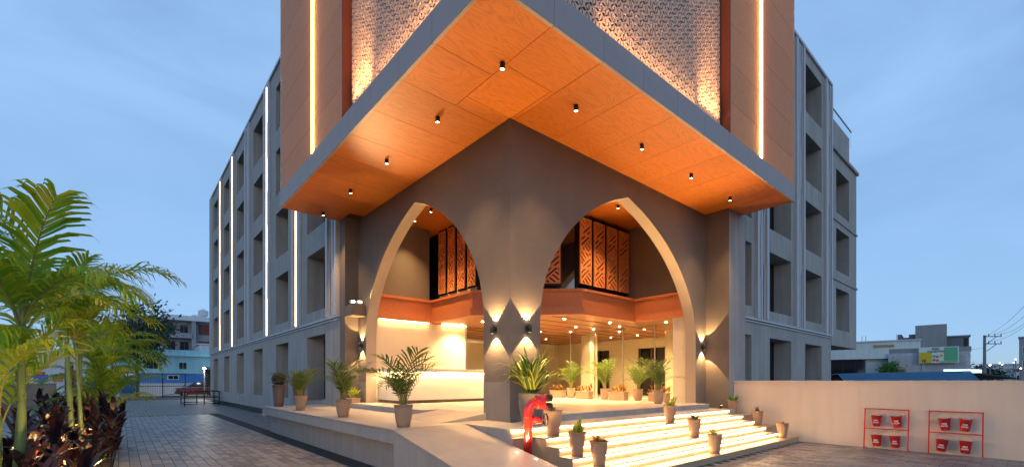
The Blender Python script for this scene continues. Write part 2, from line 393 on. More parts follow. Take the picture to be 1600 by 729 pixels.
# ------------------------------------------------------------------ hotel: arched porch walls
hotel = thing('hotel_building', 'grey five storey hotel with jutting orange corner canopy and two pointed arches', 'building', (0,0,0))
SO = 6.85
CURVE = [(0,6.31),(.5,6.12),(.98,5.88),(1.4,5.62),(1.79,5.32),(2.15,4.97),(2.45,4.59),(2.7,4.20),(2.88,3.80),(2.99,3.32),(3.03,2.75),(3.03,.6)]
def smooth_curve():
    out = []
    P = [(-p[0], p[1]) for p in CURVE[1:2]] + CURVE
    for i in range(1, len(P)-2):
        p0, p1, p2, p3 = P[i-1], P[i], P[i+1], P[min(i+2, len(P)-1)]
        for t in (0, .25, .5, .75):
            f = lambda a, b, c, d: .5*((2*b)+(-a+c)*t+(2*a-5*b+4*c-d)*t*t+(-a+3*b-3*c+d)*t**3)
            if i == 1: out.append((p1[0]+(p2[0]-p1[0])*t, p1[1]+(p2[1]-p1[1])*t))
            else: out.append((f(p0[0],p1[0],p2[0],p3[0]), f(p0[1],p1[1],p2[1],p3[1])))
    out.append(CURVE[-2]); out.append(CURVE[-1]); return out
SC = smooth_curve()
def arch_poly(c, near, far, end, zs=1.0):
    near_pts = [(c - near*p[0]/3.03, 6.33 - (6.33-p[1])*zs if p[1] > 2.8 else p[1]) for p in SC]
    far_pts = [(c + far*p[0]/3.03, 6.33 - (6.33-p[1])*zs if p[1] > 2.8 else p[1]) for p in SC]
    return near_pts, far_pts
def arch_wall(axis, c, near, far, start, end, th):
    n, f = arch_poly(c, near, far, end)
    arch = list(reversed(n)) + f[1:]
    outl = [(start, .6), (start, SO-.002), (end, SO-.002), (end, .6)] + list(reversed(arch))
    P = (lambda s, z, d: (d, s, z)) if axis == 'x' else (lambda s, z, d: (s, d, z))
    b = MB(); na = len(arch)
    b.v += [P(s, z, 0) for s, z in outl] + [P(s, z, th) for s, z in outl]; N = len(outl)
    b.f.append(tuple(range(N))); b.f.append(tuple(reversed(range(N, 2*N)))); b.mi += [0, 0]
    for i in range(N):
        j = (i+1) % N; b.f.append((j, i, N+i, N+j)); b.mi.append(1 if i >= 4 and i < N-1 else 0)
    return b
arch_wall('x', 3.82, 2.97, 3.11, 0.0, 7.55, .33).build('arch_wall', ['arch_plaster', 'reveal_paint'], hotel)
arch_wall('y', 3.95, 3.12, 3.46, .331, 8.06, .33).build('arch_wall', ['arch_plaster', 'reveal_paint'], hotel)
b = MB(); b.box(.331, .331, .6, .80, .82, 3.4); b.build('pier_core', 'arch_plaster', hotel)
b = MB(); b.box(-.012, .0, TZ, .0, .845, 1.63).box(-.012, -.012, TZ, .825, -.0, 1.63); b.build('plinth_cladding', 'plinth_stone', hotel)
b = MB(); b.box(-.012, 6.95, TZ, 0, 7.54, 1.63); b.build('plinth_cladding', 'plinth_stone', hotel)
# side piers
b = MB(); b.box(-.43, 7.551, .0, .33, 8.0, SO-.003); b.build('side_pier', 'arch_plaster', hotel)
b = MB(); b.box(8.061, -.72, .0, 9.2, .33, SO-.003); b.build('side_pier', 'facade_paint', hotel)
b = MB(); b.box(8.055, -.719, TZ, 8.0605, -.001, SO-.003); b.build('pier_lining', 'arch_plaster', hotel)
b = MB(); b.box(-.428, 6.95, 3.68, -.001, 7.55, 4.03); bev(b.build('ledge_box', 'arch_plaster', hotel), .01)

# ------------------------------------------------------------------ corner canopy: soffit, fascia, cladding, pierced screens
OV = -2.2; EL, ER = 8.0, 8.92; TOPZ = 17.2; FZ = 7.31
ys = [-2.2, -.75, .36, 1.49, 2.62, 3.74, 4.86, 5.98, 7.1, EL]
xs = [-1.04, .12, 1.25, 2.4, 3.52, 4.64, 5.76, 6.88, 8.0, ER]
G = .005
def spanel(x0, y0, x1, y1):
    o = MB().box(x0+G, y0+G, SO-.02, x1-G, y1-G, SO).build('soffit_panel', 'soffit_wood', hotel)
    return o
spanel(OV, ys[0], -1.04, ys[1]); spanel(OV, ys[1], -1.04, ys[2]); spanel(-1.04, -1.1, 0.02, .0); spanel(-1.04, 0, 0, ys[2])
spanel(-1.04, OV, .12, -1.1)
for i in range(2, 9): spanel(OV, ys[i], -.001 if ys[i+1] <= 7.6 else -.44, ys[i+1])
for i in range(1, 9): spanel(xs[i], OV, xs[i+1], -.001 if xs[i+1] <= 8.1 else -.73)
spanel(.02, -1.1, .12, -.001)
b = MB(); b.box(OV+.03, OV+.03, SO+.001, .3, EL-.01, SO+.02).box(.3, OV+.03, SO+.001, ER-.01, .3, SO+.02); b.build('soffit_backing', 'screen_back', hotel)
def fascia(axis, a0, a1):
    b = MB()
    if axis == 'x': b.box(OV-.012, a0+.004, SO-.045, OV+.05, a1-.004, FZ)
    else: b.box(a0+.004, OV-.012, SO-.045, a1-.004, OV+.05, FZ)
    bev(b.build('fascia_panel', 'fascia_metal', hotel), .004, 1)
for i in range(9): fascia('x', ys[i] if i else OV+.05, ys[i+1])
fx = [OV-.012] + xs
for i in range(10): fascia('y', fx[i], fx[i+1])
b = MB(); b.box(OV+.05, OV+.05, FZ-.03, -.5, EL, FZ-.005).box(-.5, OV+.05, FZ-.03, ER, -.5, FZ-.005); b.build('ledge', 'fascia_metal', hotel)
# core box behind everything
b = MB(); b.box(-1.93, -1.93, FZ, -.45, EL-.02, TOPZ).box(-.45, -1.93, FZ, ER-.02, -.45, TOPZ); b.build('canopy_core', 'screen_back', hotel)
LW, RW = 3.05, 4.80                               # where the pierced screens end
# cladding panels in rows of 0.905
z = FZ; rows = []
first = 7.16 + .905
zz = [FZ] + [first + .905*i for i in range(11)]
zz = [q for q in zz if q < TOPZ] + [TOPZ]
for i in range(len(zz)-1):
    for (a0, a1) in ((LW, 4.98), (5.06, EL)):
        MB().box(OV+.02, a0+(.0 if a0 == LW else .003), zz[i]+.004, OV+.06, a1-.003, zz[i+1]-.004).build('cladding_panel', 'panel_wood', hotel)
    for (a0, a1) in ((RW, 6.50), (6.58, ER)):
        MB().box(a0+(.0 if a0 == RW else .003), OV+.02, zz[i]+.004, a1-.003, OV+.06, zz[i+1]-.004).build('cladding_panel', 'panel_wood', hotel)
b = MB(); b.box(OV+.061, LW+.012, FZ, -1.93, EL-.01, TOPZ); b.build('cladding_frame', 'dark_frame', hotel)
b = MB(); b.box(RW+.012, OV+.061, FZ, ER-.01, -1.93, TOPZ); b.build('cladding_frame', 'dark_frame', hotel)
b = MB(); b.box(OV+.012, LW-.03, FZ, -1.931, LW-.001, TOPZ); b.build('screen_jamb', 'panel_edge', hotel)
b = MB(); b.box(RW-.03, OV+.012, FZ, RW-.001, -1.931, TOPZ); b.build('screen_jamb', 'panel_edge', hotel)
b = MB(); b.box(OV+.012, EL, FZ, -.44, EL+.03, TOPZ); b.build('canopy_edge', 'fin_white', hotel)
b = MB(); b.box(ER, OV+.012, FZ, ER+.03, -.44, TOPZ); b.build('canopy_edge', 'fin_white', hotel)
b = MB(); b.box(OV-.02, OV-.02, TOPZ, -.4, EL+.03, TOPZ+.3).box(-.4, OV-.02, TOPZ, ER+.03, -.4, TOPZ+.3); b.build('canopy_coping', 'fascia_metal', hotel)
for ax in 'xy':
    b = MB()
    if ax == 'x': b.tube([(OV+.008, 5.02, FZ+.01), (OV+.008, 5.02, TOPZ-.1)], .03, 8)
    else: b.tube([(6.54, OV+.008, FZ+.01), (6.54, OV+.008, TOPZ-.1)], .03, 8)
    b.build('light_strip', 'led_orange', hotel)
# pierced screen
CELL = .17
def leaf_poly(cx, cy, h, w, flip, n=5):
    pts = []
    for i in range(n+1):
        t = i/n; pts.append((-w*math.sin(math.pi*t)**.8, -h/2+h*t))
    for i in range(1, n):
        t = 1-i/n; pts.append((w*math.sin(math.pi*t)**.8, -h/2+h*t))
    a = R(-20 if flip else 20); c, s = math.cos(a), math.sin(a)
    return [(cx+x*c-y*s, cy+x*s+y*c) for x, y in pts]
def tile(b, u0, z0, flip, P, d=.03):
    # a leaf and, round it, a plate with a leaf shaped slot
    cx, cy = u0+CELL/2, z0+CELL/2
    inner = leaf_poly(cx, cy, CELL*.60, CELL*.135, flip)
    outer = leaf_poly(cx, cy, CELL*.95, CELL*.33, flip)
    N = len(inner)
    b.prism([P(u, z, 0) for u, z in inner], Vector(P(0,0,d))-Vector(P(0,0,0)))
    sq = []
    for (u, z) in outer:
        dx, dz = u-cx, z-cy; m = max(abs(dx), abs(dz)); k = CELL/2*.985/m; sq.append((cx+dx*k, cy+dz*k))
    base = len(b.v)
    b.v += [P(u, z, 0) for u, z in outer] + [P(u, z, 0) for u, z in sq] + [P(u, z, d) for u, z in outer]
    for i in range(N):
        j = (i+1) % N
        b.f.append((base+i, base+j, base+N+j, base+N+i)); b.f.append((base+j, base+i, base+2*N+i, base+2*N+j)); b.mi += [b.cur]*2
def screen(axis, a0, a1):
    scr = thing('pierced_screen', None, None); scr.parent = hotel
    P0 = -2.02
    P = (lambda u, z, d: (P0+d, u, z)) if axis == 'x' else (lambda u, z, d: (u, P0+d, z))
    nu = int((a1-a0)/CELL); nz = int((TOPZ-FZ)/CELL)
    cells = [(i, j) for j in range(nz) for i in range(nu)]
    def key(c):
        u = a0+c[0]*CELL; z = FZ+c[1]*CELL; p = P(u, z, 0)
        dx, dy = p[0]-CAM[0], p[1]-CAM[1]; Yc = dx*ST+dy*CT; Xc = dx*CT-dy*ST
        v = 595-(z-CAM[2])*710/Yc
        return (0 if v > 2 else 1, Yc)
    cells.sort(key=key)
    ms = []
    for fl in (0, 1):
        b = MB(); tile(b, 0, 0, fl, (lambda u, z, d: (d, u, z)) if axis == 'x' else (lambda u, z, d: (u, d, z))); ms.append(b.mesh('lattice_tile', 'screen_face'))
    for (i, j) in cells[:150]:
        inst('lattice_tile', ms[(i+j) % 2], scr, P(a0+i*CELL, FZ+j*CELL, 0))
    b = MB()
    for (i, j) in cells[150:]: tile(b, a0+i*CELL, FZ+j*CELL, (i+j) % 2, P)
    o = b.build('lattice_field', 'screen_face', scr); o['kind'] = 'stuff'
    b = MB()
    if axis == 'x': b.box(P0+.05, OV+.15, FZ, P0+.08, a1, TOPZ)
    else: b.box(OV+.15, P0+.05, FZ, a1, P0+.08, TOPZ)
    b.build('screen_backing', 'screen_back', scr)
screen('x', -2.02, LW-.03); screen('y', -2.02, RW-.03)

# ------------------------------------------------------------------ facades with deep window recesses
def facade(axis, plane, s0, s1, z0, z1, openings, depth, name='facade_wall', m='facade_paint'):
    P = (lambda s, z, d: (plane+d, s, z)) if axis == 'x' else (lambda s, z, d: (s, plane+d, z))
    ss = sorted({s0, s1} | {o[0] for o in openings} | {o[1] for o in openings})
    zs = sorted({z0, z1} | {o[2] for o in openings} | {o[3] for o in openings})
    b = MB()
    for i in range(len(ss)-1):
        for j in range(len(zs)-1):
            cs, cz = (ss[i]+ss[i+1])/2, (zs[j]+zs[j+1])/2
            if any(o[0] < cs < o[1] and o[2] < cz < o[3] for o in openings): continue
            b.quad(P(ss[i], zs[j], 0), P(ss[i+1], zs[j], 0), P(ss[i+1], zs[j+1], 0), P(ss[i], zs[j+1], 0))
    for (a, c, e, f) in openings:
        b.quad(P(a,e,0),P(a,f,0),P(a,f,depth),P(a,e,depth)).quad(P(c,e,0),P(c,f,0),P(c,f,depth),P(c,e,depth))
        b.quad(P(a,e,0),P(c,e,0),P(c,e,depth),P(a,e,depth)).quad(P(a,f,0),P(c,f,0),P(c,f,depth),P(a,f,depth))
    # closing band at the recess depth so that the wall has real thickness
    d2 = depth+.02
    b.quad(P(s0,z0,d2),P(s1,z0,d2),P(s1,z1,d2),P(s0,z1,d2))
    for s in (s0, s1): b.quad(P(s,z0,0),P(s,z1,0),P(s,z1,d2),P(s,z0,d2))
    for z in (z0, z1): b.quad(P(s0,z,0),P(s1,z,0),P(s1,z,d2),P(s0,z,d2))
    w = b.build(name, m, hotel)
    cache = {}
    for (a, c, e, f) in openings:
        k = (round(c-a, 2), round(f-e, 2))
        if k not in cache:
            W, H = k; pb = MB()
            Q = (lambda s, z, d: (d, s, z)) if axis == 'x' else (lambda s, z, d: (s, d, z))
            pb.quad(Q(.05,.05,-.03),Q(W-.05,.05,-.03),Q(W-.05,H-.05,-.03),Q(.05,H-.05,-.03))
            fb = MB()
            def bx(s0_, z0_, s1_, z1_):
                p, q = Q(s0_, z0_, -.07), Q(s1_, z1_, -.005); fb.box(min(p[0],q[0]), min(p[1],q[1]), min(p[2],q[2]), max(p[0],q[0]), max(p[1],q[1]), max(p[2],q[2]))
            bx(0,0,W,.05); bx(0,H-.05,W,H); bx(0,.05,.05,H-.05); bx(W-.05,.05,W,H-.05); bx(W/2-.025,.05,W/2+.025,H-.05); bx(.05,H*.72,W/2-.025,H*.72+.04)
            cache[k] = (pb.mesh('window', 'dark_glass'), fb.mesh('window_frame', 'dark_frame'))
        wo = inst('window', cache[k][0], hotel, P(a, e, depth)); fo = inst('window_frame', cache[k][1], wo)
    return w
SZ0 = 3.72                                         # string course
ROWS = [(4.2, 6.35), (7.2, 9.25), (10.1, 12.1), (13.0, 15.0)]
LC = [10.4 + 4.6*i for i in range(6)]
ops = [(c-1.02, c+1.02, .92, 3.3) for c in LC] + [(c-1.02, c+1.02, a, e) for c in LC for a, e in ROWS]
facade('x', -.43, 8.001, 36.0, .28, 15.85, ops, .7)
RC = [9.4, 13.2, 17.05]
ops = [(c-1.1, c+1.1, .92, 3.22) for c in RC if c > 9.5] + [(c-1.1 if c > 9.5 else 9.25, c+1.1, a, e) for c in RC for a, e in ROWS] + [(9.25, 10.5, .92, 3.22)]
facade('y', -.4, 9.201, 19.55, .0, 15.5, ops, .7)
b = MB(); b.box(.28, 11.1, .0, 9.0, 35.9, 15.7).box(.28, 8.0, 7.1, 9.0, 11.09, 15.7).box(9.0, .33, 3.95, 19.4, 20, 15.4).box(13.2, .34, .0, 19.3, 19.9, 3.94).box(2.8, 7.3, 3.95, 8.99, 11.09, 7.09); b.build('rear_mass', 'facade_paint', hotel)
b = MB(); b.box(-.25, 8.05, 0, .27, 35.8, .279); b.build('recessed_base', 'dark_frame', hotel)
# string courses, copings
b = MB(); b.box(-.50, 8.0, SZ0+.02, -.431, 36.06, SZ0+.09).box(-.47, 8.0, SZ0-.06, -.431, 36.04, SZ0-.02); b.build('string_course', 'fin_white', hotel)
b = MB(); b.box(9.2, -.48, SZ0+.02, 19.62, -.401, SZ0+.09).box(9.2, -.45, SZ0-.06, 19.6, -.401, SZ0-.02); b.build('string_course', 'fin_white', hotel)
b = MB(); b.box(-.50, 7.9, 15.85, .5, 36.08, 15.97); b.build('coping', 'fin_white', hotel)
b = MB(); b.box(9.0, -.47, 15.5, 19.6, .5, 15.62); b.build('coping', 'fin_white', hotel)
# vertical fins with kinked pipes
def fin_group(axis, plane, c, z0, z1, lit, kinks):
    P = (lambda s, z, d: (plane-d, s, z)) if axis == 'x' else (lambda s, z, d: (s, plane-d, z))
    def bx(b, a, e, f, h, d0, d1):
        p, q = P(a, f, d0), P(e, h, d1); b.box(min(p[0],q[0]),min(p[1],q[1]),f,max(p[0],q[0]),max(p[1],q[1]),h)
    for (a, e, d) in ((-.50, -.33, .10), (.33, .50, .10), (-.06, .06, .05)):
        b = MB(); bx(b, c+a, c+e, z0, z1, .001, d); b.build('facade_fin', 'fin_white', hotel)
    b = MB()
    for sgn in (-1, 1):
        pts = []; x = c+sgn*.20; z = z0
        pts.append(P(x, z0, .05))
        for kz in kinks:
            kz2 = kz + (.5 if sgn > 0 else 0)
            pts.append(P(x, kz2, .05)); x = c+sgn*(.12 if abs(x-(c+sgn*.20)) < .01 else .20); pts.append(P(x, kz2+.22, .05))
        pts.append(P(x, z1, .05)); b.tube(pts, .028, 6)
    b.build('drain_pipe', 'fin_white', hotel)
    if lit:
        b = MB(); bx(b, c-.035, c+.035, z0+.02, z1-.05, .051, .085); b.build('light_strip', 'led_warm', hotel)
KN = [5.1, 6.9, 8.6, 10.3, 11.8, 13.6]
for i, (c, lit) in enumerate(((8.6, 0), (12.65, 1), (17.45, 1), (21.9, 0), (26.4, 1), (31.0, 1), (35.3, 0))):
    fin_group('x', -.431, c, SZ0+.1, 15.8, lit, [k+.17*(i % 3) for k in KN])
for i, c in enumerate((11.28, 15.15, 19.0)):
    fin_group('y', -.401, c, SZ0+.1, 15.4, 0, [k+.23*(i % 3) for k in KN])
# rear wing, carried over an open ground floor
ops = [(20.3, 22.6, a, e) for a, e in ((4.15, 6.15), (7.0, 9.05), (9.8, 11.9))]
facade('y', -.42, 19.56, 24.0, 3.35, 12.6, ops, .7, 'wing_wall')
b = MB(); b.box(19.6, .3, 3.35, 23.9, 12, 12.5); b.build('wing_mass', 'facade_paint', hotel)
for q in ((19.56, -.47, 6.5, 24.05, -.421, 6.60), (19.56, -.47, 9.35, 24.05, -.421, 9.45), (19.56, -.52, 12.6, 24.1, 1, 12.75)): MB().box(*q).build('wing_band', 'facade_paint', hotel)
MB().box(19.56, -.42, 12.751, 22.6, 1, 14.1).build('wing_parapet', 'facade_paint', hotel)
b = MB(); b.box(19.6, .6, 0, 22.2, 10, 3.34); b.build('wing_base', 'arch_plaster', hotel)
b = MB(); b.quad((19.8,-.2,14.1),(24,-.2,14.1),(24,-.2,15.0),(19.8,-.2,15.0)); gr = b.build('glass_railing', 'clear_glass', hotel)
b = MB(); b.bar((19.8,-.2,15.02),(24,-.2,15.02), .05); b.build('handrail', 'steel', gr)

# ------------------------------------------------------------------ porch interior, mezzanine, lobby
b = MB(); b.box(.331, 7.001, LZ, 2.3, 7.2, SO); b.build('porch_wall', 'arch_plaster', hotel)
b = MB(); b.box(7.5, .331, 3.68, 7.7, 2.6, SO); b.build('porch_wall', 'arch_plaster', hotel)
b = MB(); b.box(.331, .331, SO+.03, 13, 11, SO+.2); b.build('porch_ceiling', 'soffit_wood', hotel)
BP = [(.331, 7.0), (2.45, 7.0), (2.45, 4.55), (4.72, 2.26), (7.5, 2.26), (7.5, .331)]   # line of the orange band
def band_run(pts, z0, z1, off, th, name, m):
    # offset polyline towards the porch (to the right-hand side seen along the run is the porch side)
    def offs(o):
        out = []
        for i, p in enumerate(pts):
            p = Vector(p); ns = []
            if i > 0: d = (p-Vector(pts[i-1])).normalized(); ns.append(Vector((d.y, -d.x)))
            if i < len(pts)-1: d = (Vector(pts[i+1])-p).normalized(); ns.append(Vector((d.y, -d.x)))
            n = sum(ns, Vector((0,0)))/len(ns); k = n.length_squared or 1
            out.append(p + n/k*o)
        return out
    A, B = offs(off), offs(off+th)
    b = MB()
    for i in range(len(pts)-1):
        a, c, e, f = A[i], A[i+1], B[i+1], B[i]
        n = len(b.v)
        for zz_ in (z0, z1):
            for q in (a, c, e, f): b.v.append((q.x, q.y, zz_))
        for ff in ((0,1,2,3),(7,6,5,4),(0,4,5,1),(1,5,6,2),(2,6,7,3),(3,7,4,0)): b.f.append(tuple(n+t for t in ff)); b.mi.append(0)
    return b.build(name, m, hotel)
band_run(BP, 3.64, 3.86, .02, .20, 'orange_band', 'band_wood')
band_run(BP, 3.861, 4.34, .02, .10, 'orange_band', 'band_wood')
band_run(BP, 4.341, 4.42, .02, .17, 'orange_band', 'band_wood')
CP = [(2.46,7.2),(2.46,4.56),(4.73,2.27),(7.51,2.27),(7.51,.331),(13,.331),(13,11),(2.46,11)]
b = MB(); b.prism([(x,y,3.66) for x,y in CP], (0,0,.25)); b.build('lobby_ceiling', 'ceiling_wood', hotel)
for i in range(10):
    b = MB(); y = 3.0+.8*i; b.box(4.3 if y > 2.9 else 5, y, 3.645, 12.9, y+.03, 3.659); b.build('ceiling_batten', 'panel_edge', hotel)
# mezzanine glazing set back behind the band
b = MB(); b.prism([(2.75,7.0,3.92),(2.75,4.68,3.92),(4.86,2.56,3.92),(7.5,2.56,3.92),(7.5,11,3.92),(2.75,11,3.92)], (0,0,2.95)); b.build('mezzanine_glazing', 'dark_glass', hotel)
b = MB(); b.box(2.70, 4.72, 4.4, 2.745, 6.98, 4.85); b.build('mezzanine_glow', 'cream_wall', hotel)  # cream colour stands in for the lit interior's glow behind the panels
b = MB()
for (x, y) in ((2.70,4.66),(4.85,2.52),(5.5,2.53),(6.17,2.53),(6.84,2.53),(3.4,3.98),(4.15,3.22)): b.box(x-.04, y-.04, 4.43, x+.04, y+.04, SO+.03)
b.build('mullion', 'black_metal', hotel)
# carved terracotta panels
def clip(poly, nx, ny, c):
    out = []
    for i in range(len(poly)):
        p, q = poly[i], poly[(i+1) % len(poly)]; dp, dq = nx*p[0]+ny*p[1]-c, nx*q[0]+ny*q[1]-c
        if dp <= 0: out.append(p)
        if (dp < 0 < dq) or (dq < 0 < dp):
            t = dp/(dp-dq); out.append((p[0]+(q[0]-p[0])*t, p[1]+(q[1]-p[1])*t))
    return out
def carved_mesh(W=.54, H=2.05, n=4):
    b = MB(); e = .045; ch = H/n
    b.box(-W/2, -.02, 0, -W/2+e, .02, H).box(W/2-e, -.02, 0, W/2, .02, H)
    for k in range(n+1): b.box(-W/2+e, -.02, max(0,k*ch-.03), W/2-e, .02, min(H,k*ch+.03))
    for k in range(n):
        z0, z1 = k*ch+.03, (k+1)*ch-.03; x0, x1 = -W/2+e, W/2-e
        sq = [(x0,z0),(x1,z0),(x1,z1),(x0,z1)]
        for half, (nx, ny) in enumerate(((.64,.77),(-.64,.77)) if k % 2 == 0 else ((-.64,.77),(.64,.77))):
            # diagonal divides the cell; each half has bars in its own direction
            tri = [(x0,z0),(x1,z0),(x1,z1)] if half == 0 else [(x0,z0),(x1,z1),(x0,z1)]
            cs = [nx*p[0]+ny*p[1] for p in tri]; c = min(cs)
            while c < max(cs):
                pl_ = clip(clip(tri, nx, ny, c+.07), -nx, -ny, -c)
                if len(pl_) >= 3: b.prism([(p[0], -.02, p[1]) for p in pl_], (0,.04,0))
                c += .125
    return b.mesh('carved_panel', 'carved_wood')
CM = carved_mesh()
spots = [(5.17,2.42,0),(5.84,2.42,0),(6.51,2.42,0),(7.16,2.42,0),(4.25,3.0,-45),(3.62,3.62,-45),(3.0,4.22,-45),(2.60,4.92,-90),(2.60,5.50,-90),(2.60,6.08,-90),(2.60,6.66,-90)]
fb = MB(); fb.box(-.31, .025, -.05, .31, .05, 2.15); FM = fb.mesh('panel_frame', 'black_metal')
for (x, y, a) in spots:
    o = inst('carved_panel', CM, hotel, (x, y, 4.66), R(a))
    inst('panel_frame', FM, o)
    if a < -80: o.scale = (.76, 1, 1.04)
# lobby walls
b = MB(); b.box(.34, 6.99, LZ+.013, 3.8, 7.0005, 3.64); b.build('reception_wall', 'cream_wall', hotel)
b = MB(); b.box(3.85, 7.0, LZ+.013, 8.6, 7.02, 3.66); b.build('glass_partition', 'clear_glass', hotel)
b = MB(); b.box(3.8, 6.97, LZ+.013, 3.86, 7.06, 3.66).box(5.6, 6.98, LZ+.013, 5.65, 7.05, 3.66).box(3.86, 6.98, 3.1, 8.6, 7.05, 3.16); b.build('partition_frame', 'steel', hotel)
b = MB(); b.box(2.4, 10.8, LZ, 13, 11, 3.66).box(2.2, 7.2, LZ, 2.4, 11, 3.66); b.build('lobby_wall', 'cream_wall', hotel)
b = MB(); b.box(12.8, .33, LZ, 13, 4.2, 3.66).box(12.8, 5.6, LZ, 13, 7.3, 3.66).box(12.8, 8.7, LZ, 13, 10.8, 3.66).box(12.8, 4.2, 3.2, 13, 5.6, 3.66).box(12.8, 7.3, 3.2, 13, 8.7, 3.66); b.build('lobby_wall', 'cream_wall', hotel)
for y0 in (4.2, 7.3):  # first pane stands for a dark window, the second for a door
    b = MB(); b.box(12.9, y0, LZ, 13.1, y0+1.4, 3.2); dr = b.build('lobby_pane', 'dark_glass', hotel)
    b = MB()
    for y in (y0, y0+.67, y0+1.34): b.box(12.78, y, LZ, 12.9, y+.06, 3.2)
    b.build('pane_frame', 'skirting', dr)
b = MB(); b.box(8.7, .331, LZ, 12.8, .5, 1.9).box(8.7, .331, 3.1, 12.8, .5, 3.66); b.build('lobby_wall', 'cream_wall', hotel)
b = MB(); b.quad((8.7,.42,1.9),(12.8,.42,1.9),(12.8,.42,3.1),(8.7,.42,3.1)); b.build('window', 'dark_glass', hotel)
b = MB(); b.box(7.50, .36, LZ+.013, 7.95, .80, 3.655); b.build('pillar', 'cream_wall', hotel)
b = MB(); b.box(9.6, 5.9, LZ, 10.1, 6.4, 3.66).box(10.6, 2.4, LZ, 11.1, 2.9, 3.66); b.build('pillar', 'cream_wall', hotel)
ge = [.85, 2.1, 3.45, 4.8, 6.1, 6.98]
for i in range(len(ge)-1):
    b = MB(); b.box(8.55, ge[i]+.004, LZ+.013, 8.565, ge[i+1]-.004, 3.655); b.build('glass_pane', 'clear_glass', hotel)
b = MB()
for y in ge[1:-1]: b.box(8.53, y-.012, LZ+.013, 8.585, y+.012, 3.65)
b.box(8.53, .85, LZ+.012, 8.585, 6.98, LZ+.05); b.build('glass_channel', 'steel', hotel)

for (x0, y0, x1, y1) in ((.42, 6.86, 2.2, 6.90), (2.75, 6.86, 3.75, 6.90)):  # unseen strips added to brighten the reception wall
    b = MB(); b.box(x0, y0, 3.622, x1, y1, 3.638); b.build('fill_strip', 'fill_led', hotel)
# reception counter
rc = thing('reception_desk', 'cream stone reception desk with a glowing strip under its top', 'desk', (0,0,0))
b = MB(); b.box(.42, 5.6, LZ+.10, 4.6, 6.2, 1.93).box(.42, 6.2, LZ+.10, .9, 6.98, 1.93); bev(b.build('front_panel', 'counter_stone', rc), .01)
b = MB(); b.box(.46, 5.64, LZ+.013, 4.6, 6.2, LZ+.10).box(.46, 6.2, LZ+.013, .9, 6.98, LZ+.10); b.build('plinth', 'skirting', rc)
b = MB(); b.box(.30, 5.46, 1.99, 4.66, 6.3, 2.04).box(.30, 6.3, 1.99, .95, 6.98, 2.04).box(.305, 5.465, 1.955, 4.65, 5.48, 1.991).box(.305, 5.481, 1.955, .32, 6.97, 1.991); bev(b.build('counter_top', 'counter_stone', rc), .004)
b = MB(); b.box(.40, 5.50, 1.972, 4.58, 5.525, 1.989).box(.335, 5.52, 1.972, .36, 6.96, 1.989); b.build('light_strip', 'led_counter', rc)

# ------------------------------------------------------------------ light fittings
def downlight_proto():
    b = MB(); b.lathe([(.001,0),(.045,0),(.045,-.11),(.036,-.11),(.034,-.095)], 14); body = b.mesh('housing', 'lamp_body', True)
    b = MB(); b.disc((0,0,-.096), .034, 14); lens = b.mesh('lens', 'lamp_lens')
    return body, lens
DB, DL = downlight_proto()
def downlight(x, y, z, label, group, energy, angle=75, aim=(0,0,-1)):
    t = thing('downlight', label, 'downlight', (x, y, z), 0, group)
    inst('housing', DB, t); inst('lens', DL, t)
    lamp('SPOT', t, (0,0,-.13), energy, aim=aim, angle=angle, blend=1.0, size=.03)
    return t
SOF = 'surface downlights under the canopy soffit'
NTH = ['nearest', 'second', 'third', 'fourth', 'fifth', 'sixth']
downlight(-1.1, -1.1, SO-.02, 'bright starlike downlight under the outermost corner of the orange canopy', SOF, 300, 90)
for i, y in enumerate((.9, 3.15, 5.35, 7.55)): downlight(-1.1, y, SO-.02, f'black downlight under left canopy arm, {NTH[i]} from the corner one', SOF, 200, 90)
for i, x in enumerate((.68, 2.85, 5.02, 7.2)): downlight(x, -1.12, SO-.02, f'black downlight under right canopy arm, {NTH[i]} from the corner one', SOF, 200, 90)
POR = 'downlights inside the arched porch'
downlight(1.34, 6.28, SO+.03, 'black downlight high inside the left arch, beside the dark wall', POR, 300, 95)
downlight(1.33, 5.25, SO+.03, 'black downlight high inside the left arch, nearer the carved panels', POR, 300, 95)
downlight(5.4, 1.37, SO+.03, 'black downlight high inside the right arch near its point', POR, 360, 100)
# flush lobby downlights
b = MB(); b.lathe([(.06,0),(.06,-.012),(.045,-.014)], 16); RB = b.mesh('trim_ring', 'white_plastic', True)
b = MB(); b.disc((0,0,-.010), .052, 14); RL = b.mesh('lens', 'lamp_lens')
pts = [(5.0,3.16),(6.85,2.77),(8.2,1.45),(6.9,4.34),(5.0,4.6),(6.0,5.6),(3.4,5.4),(3.3,6.5),(4.4,6.3),(8.0,3.2),(8.0,4.4),(8.0,5.6),(9.5,3.14),(9.5,4.3),(9.5,5.54),(11.0,3.1),(11.2,4.6),(11.2,6),(9.6,1.6),(11.2,1.6),(7.0,6.3),(9.5,8.5),(6,8.5),(4,9)]
for (x, y) in pts:
    t = thing('recessed_light', 'small glowing recessed light in the low wooden lobby ceiling', 'downlight', (x, y, 3.645), 0, 'recessed lobby ceiling lights')
    inst('trim_ring', RB, t); inst('lens', RL, t)
    lamp('SPOT', t, (0,0,-.05), 110 if x > 8.6 or y > 7 else 230, color=(1,.64,.28), aim=(0,0,-1), angle=130, blend=.8, size=.05)
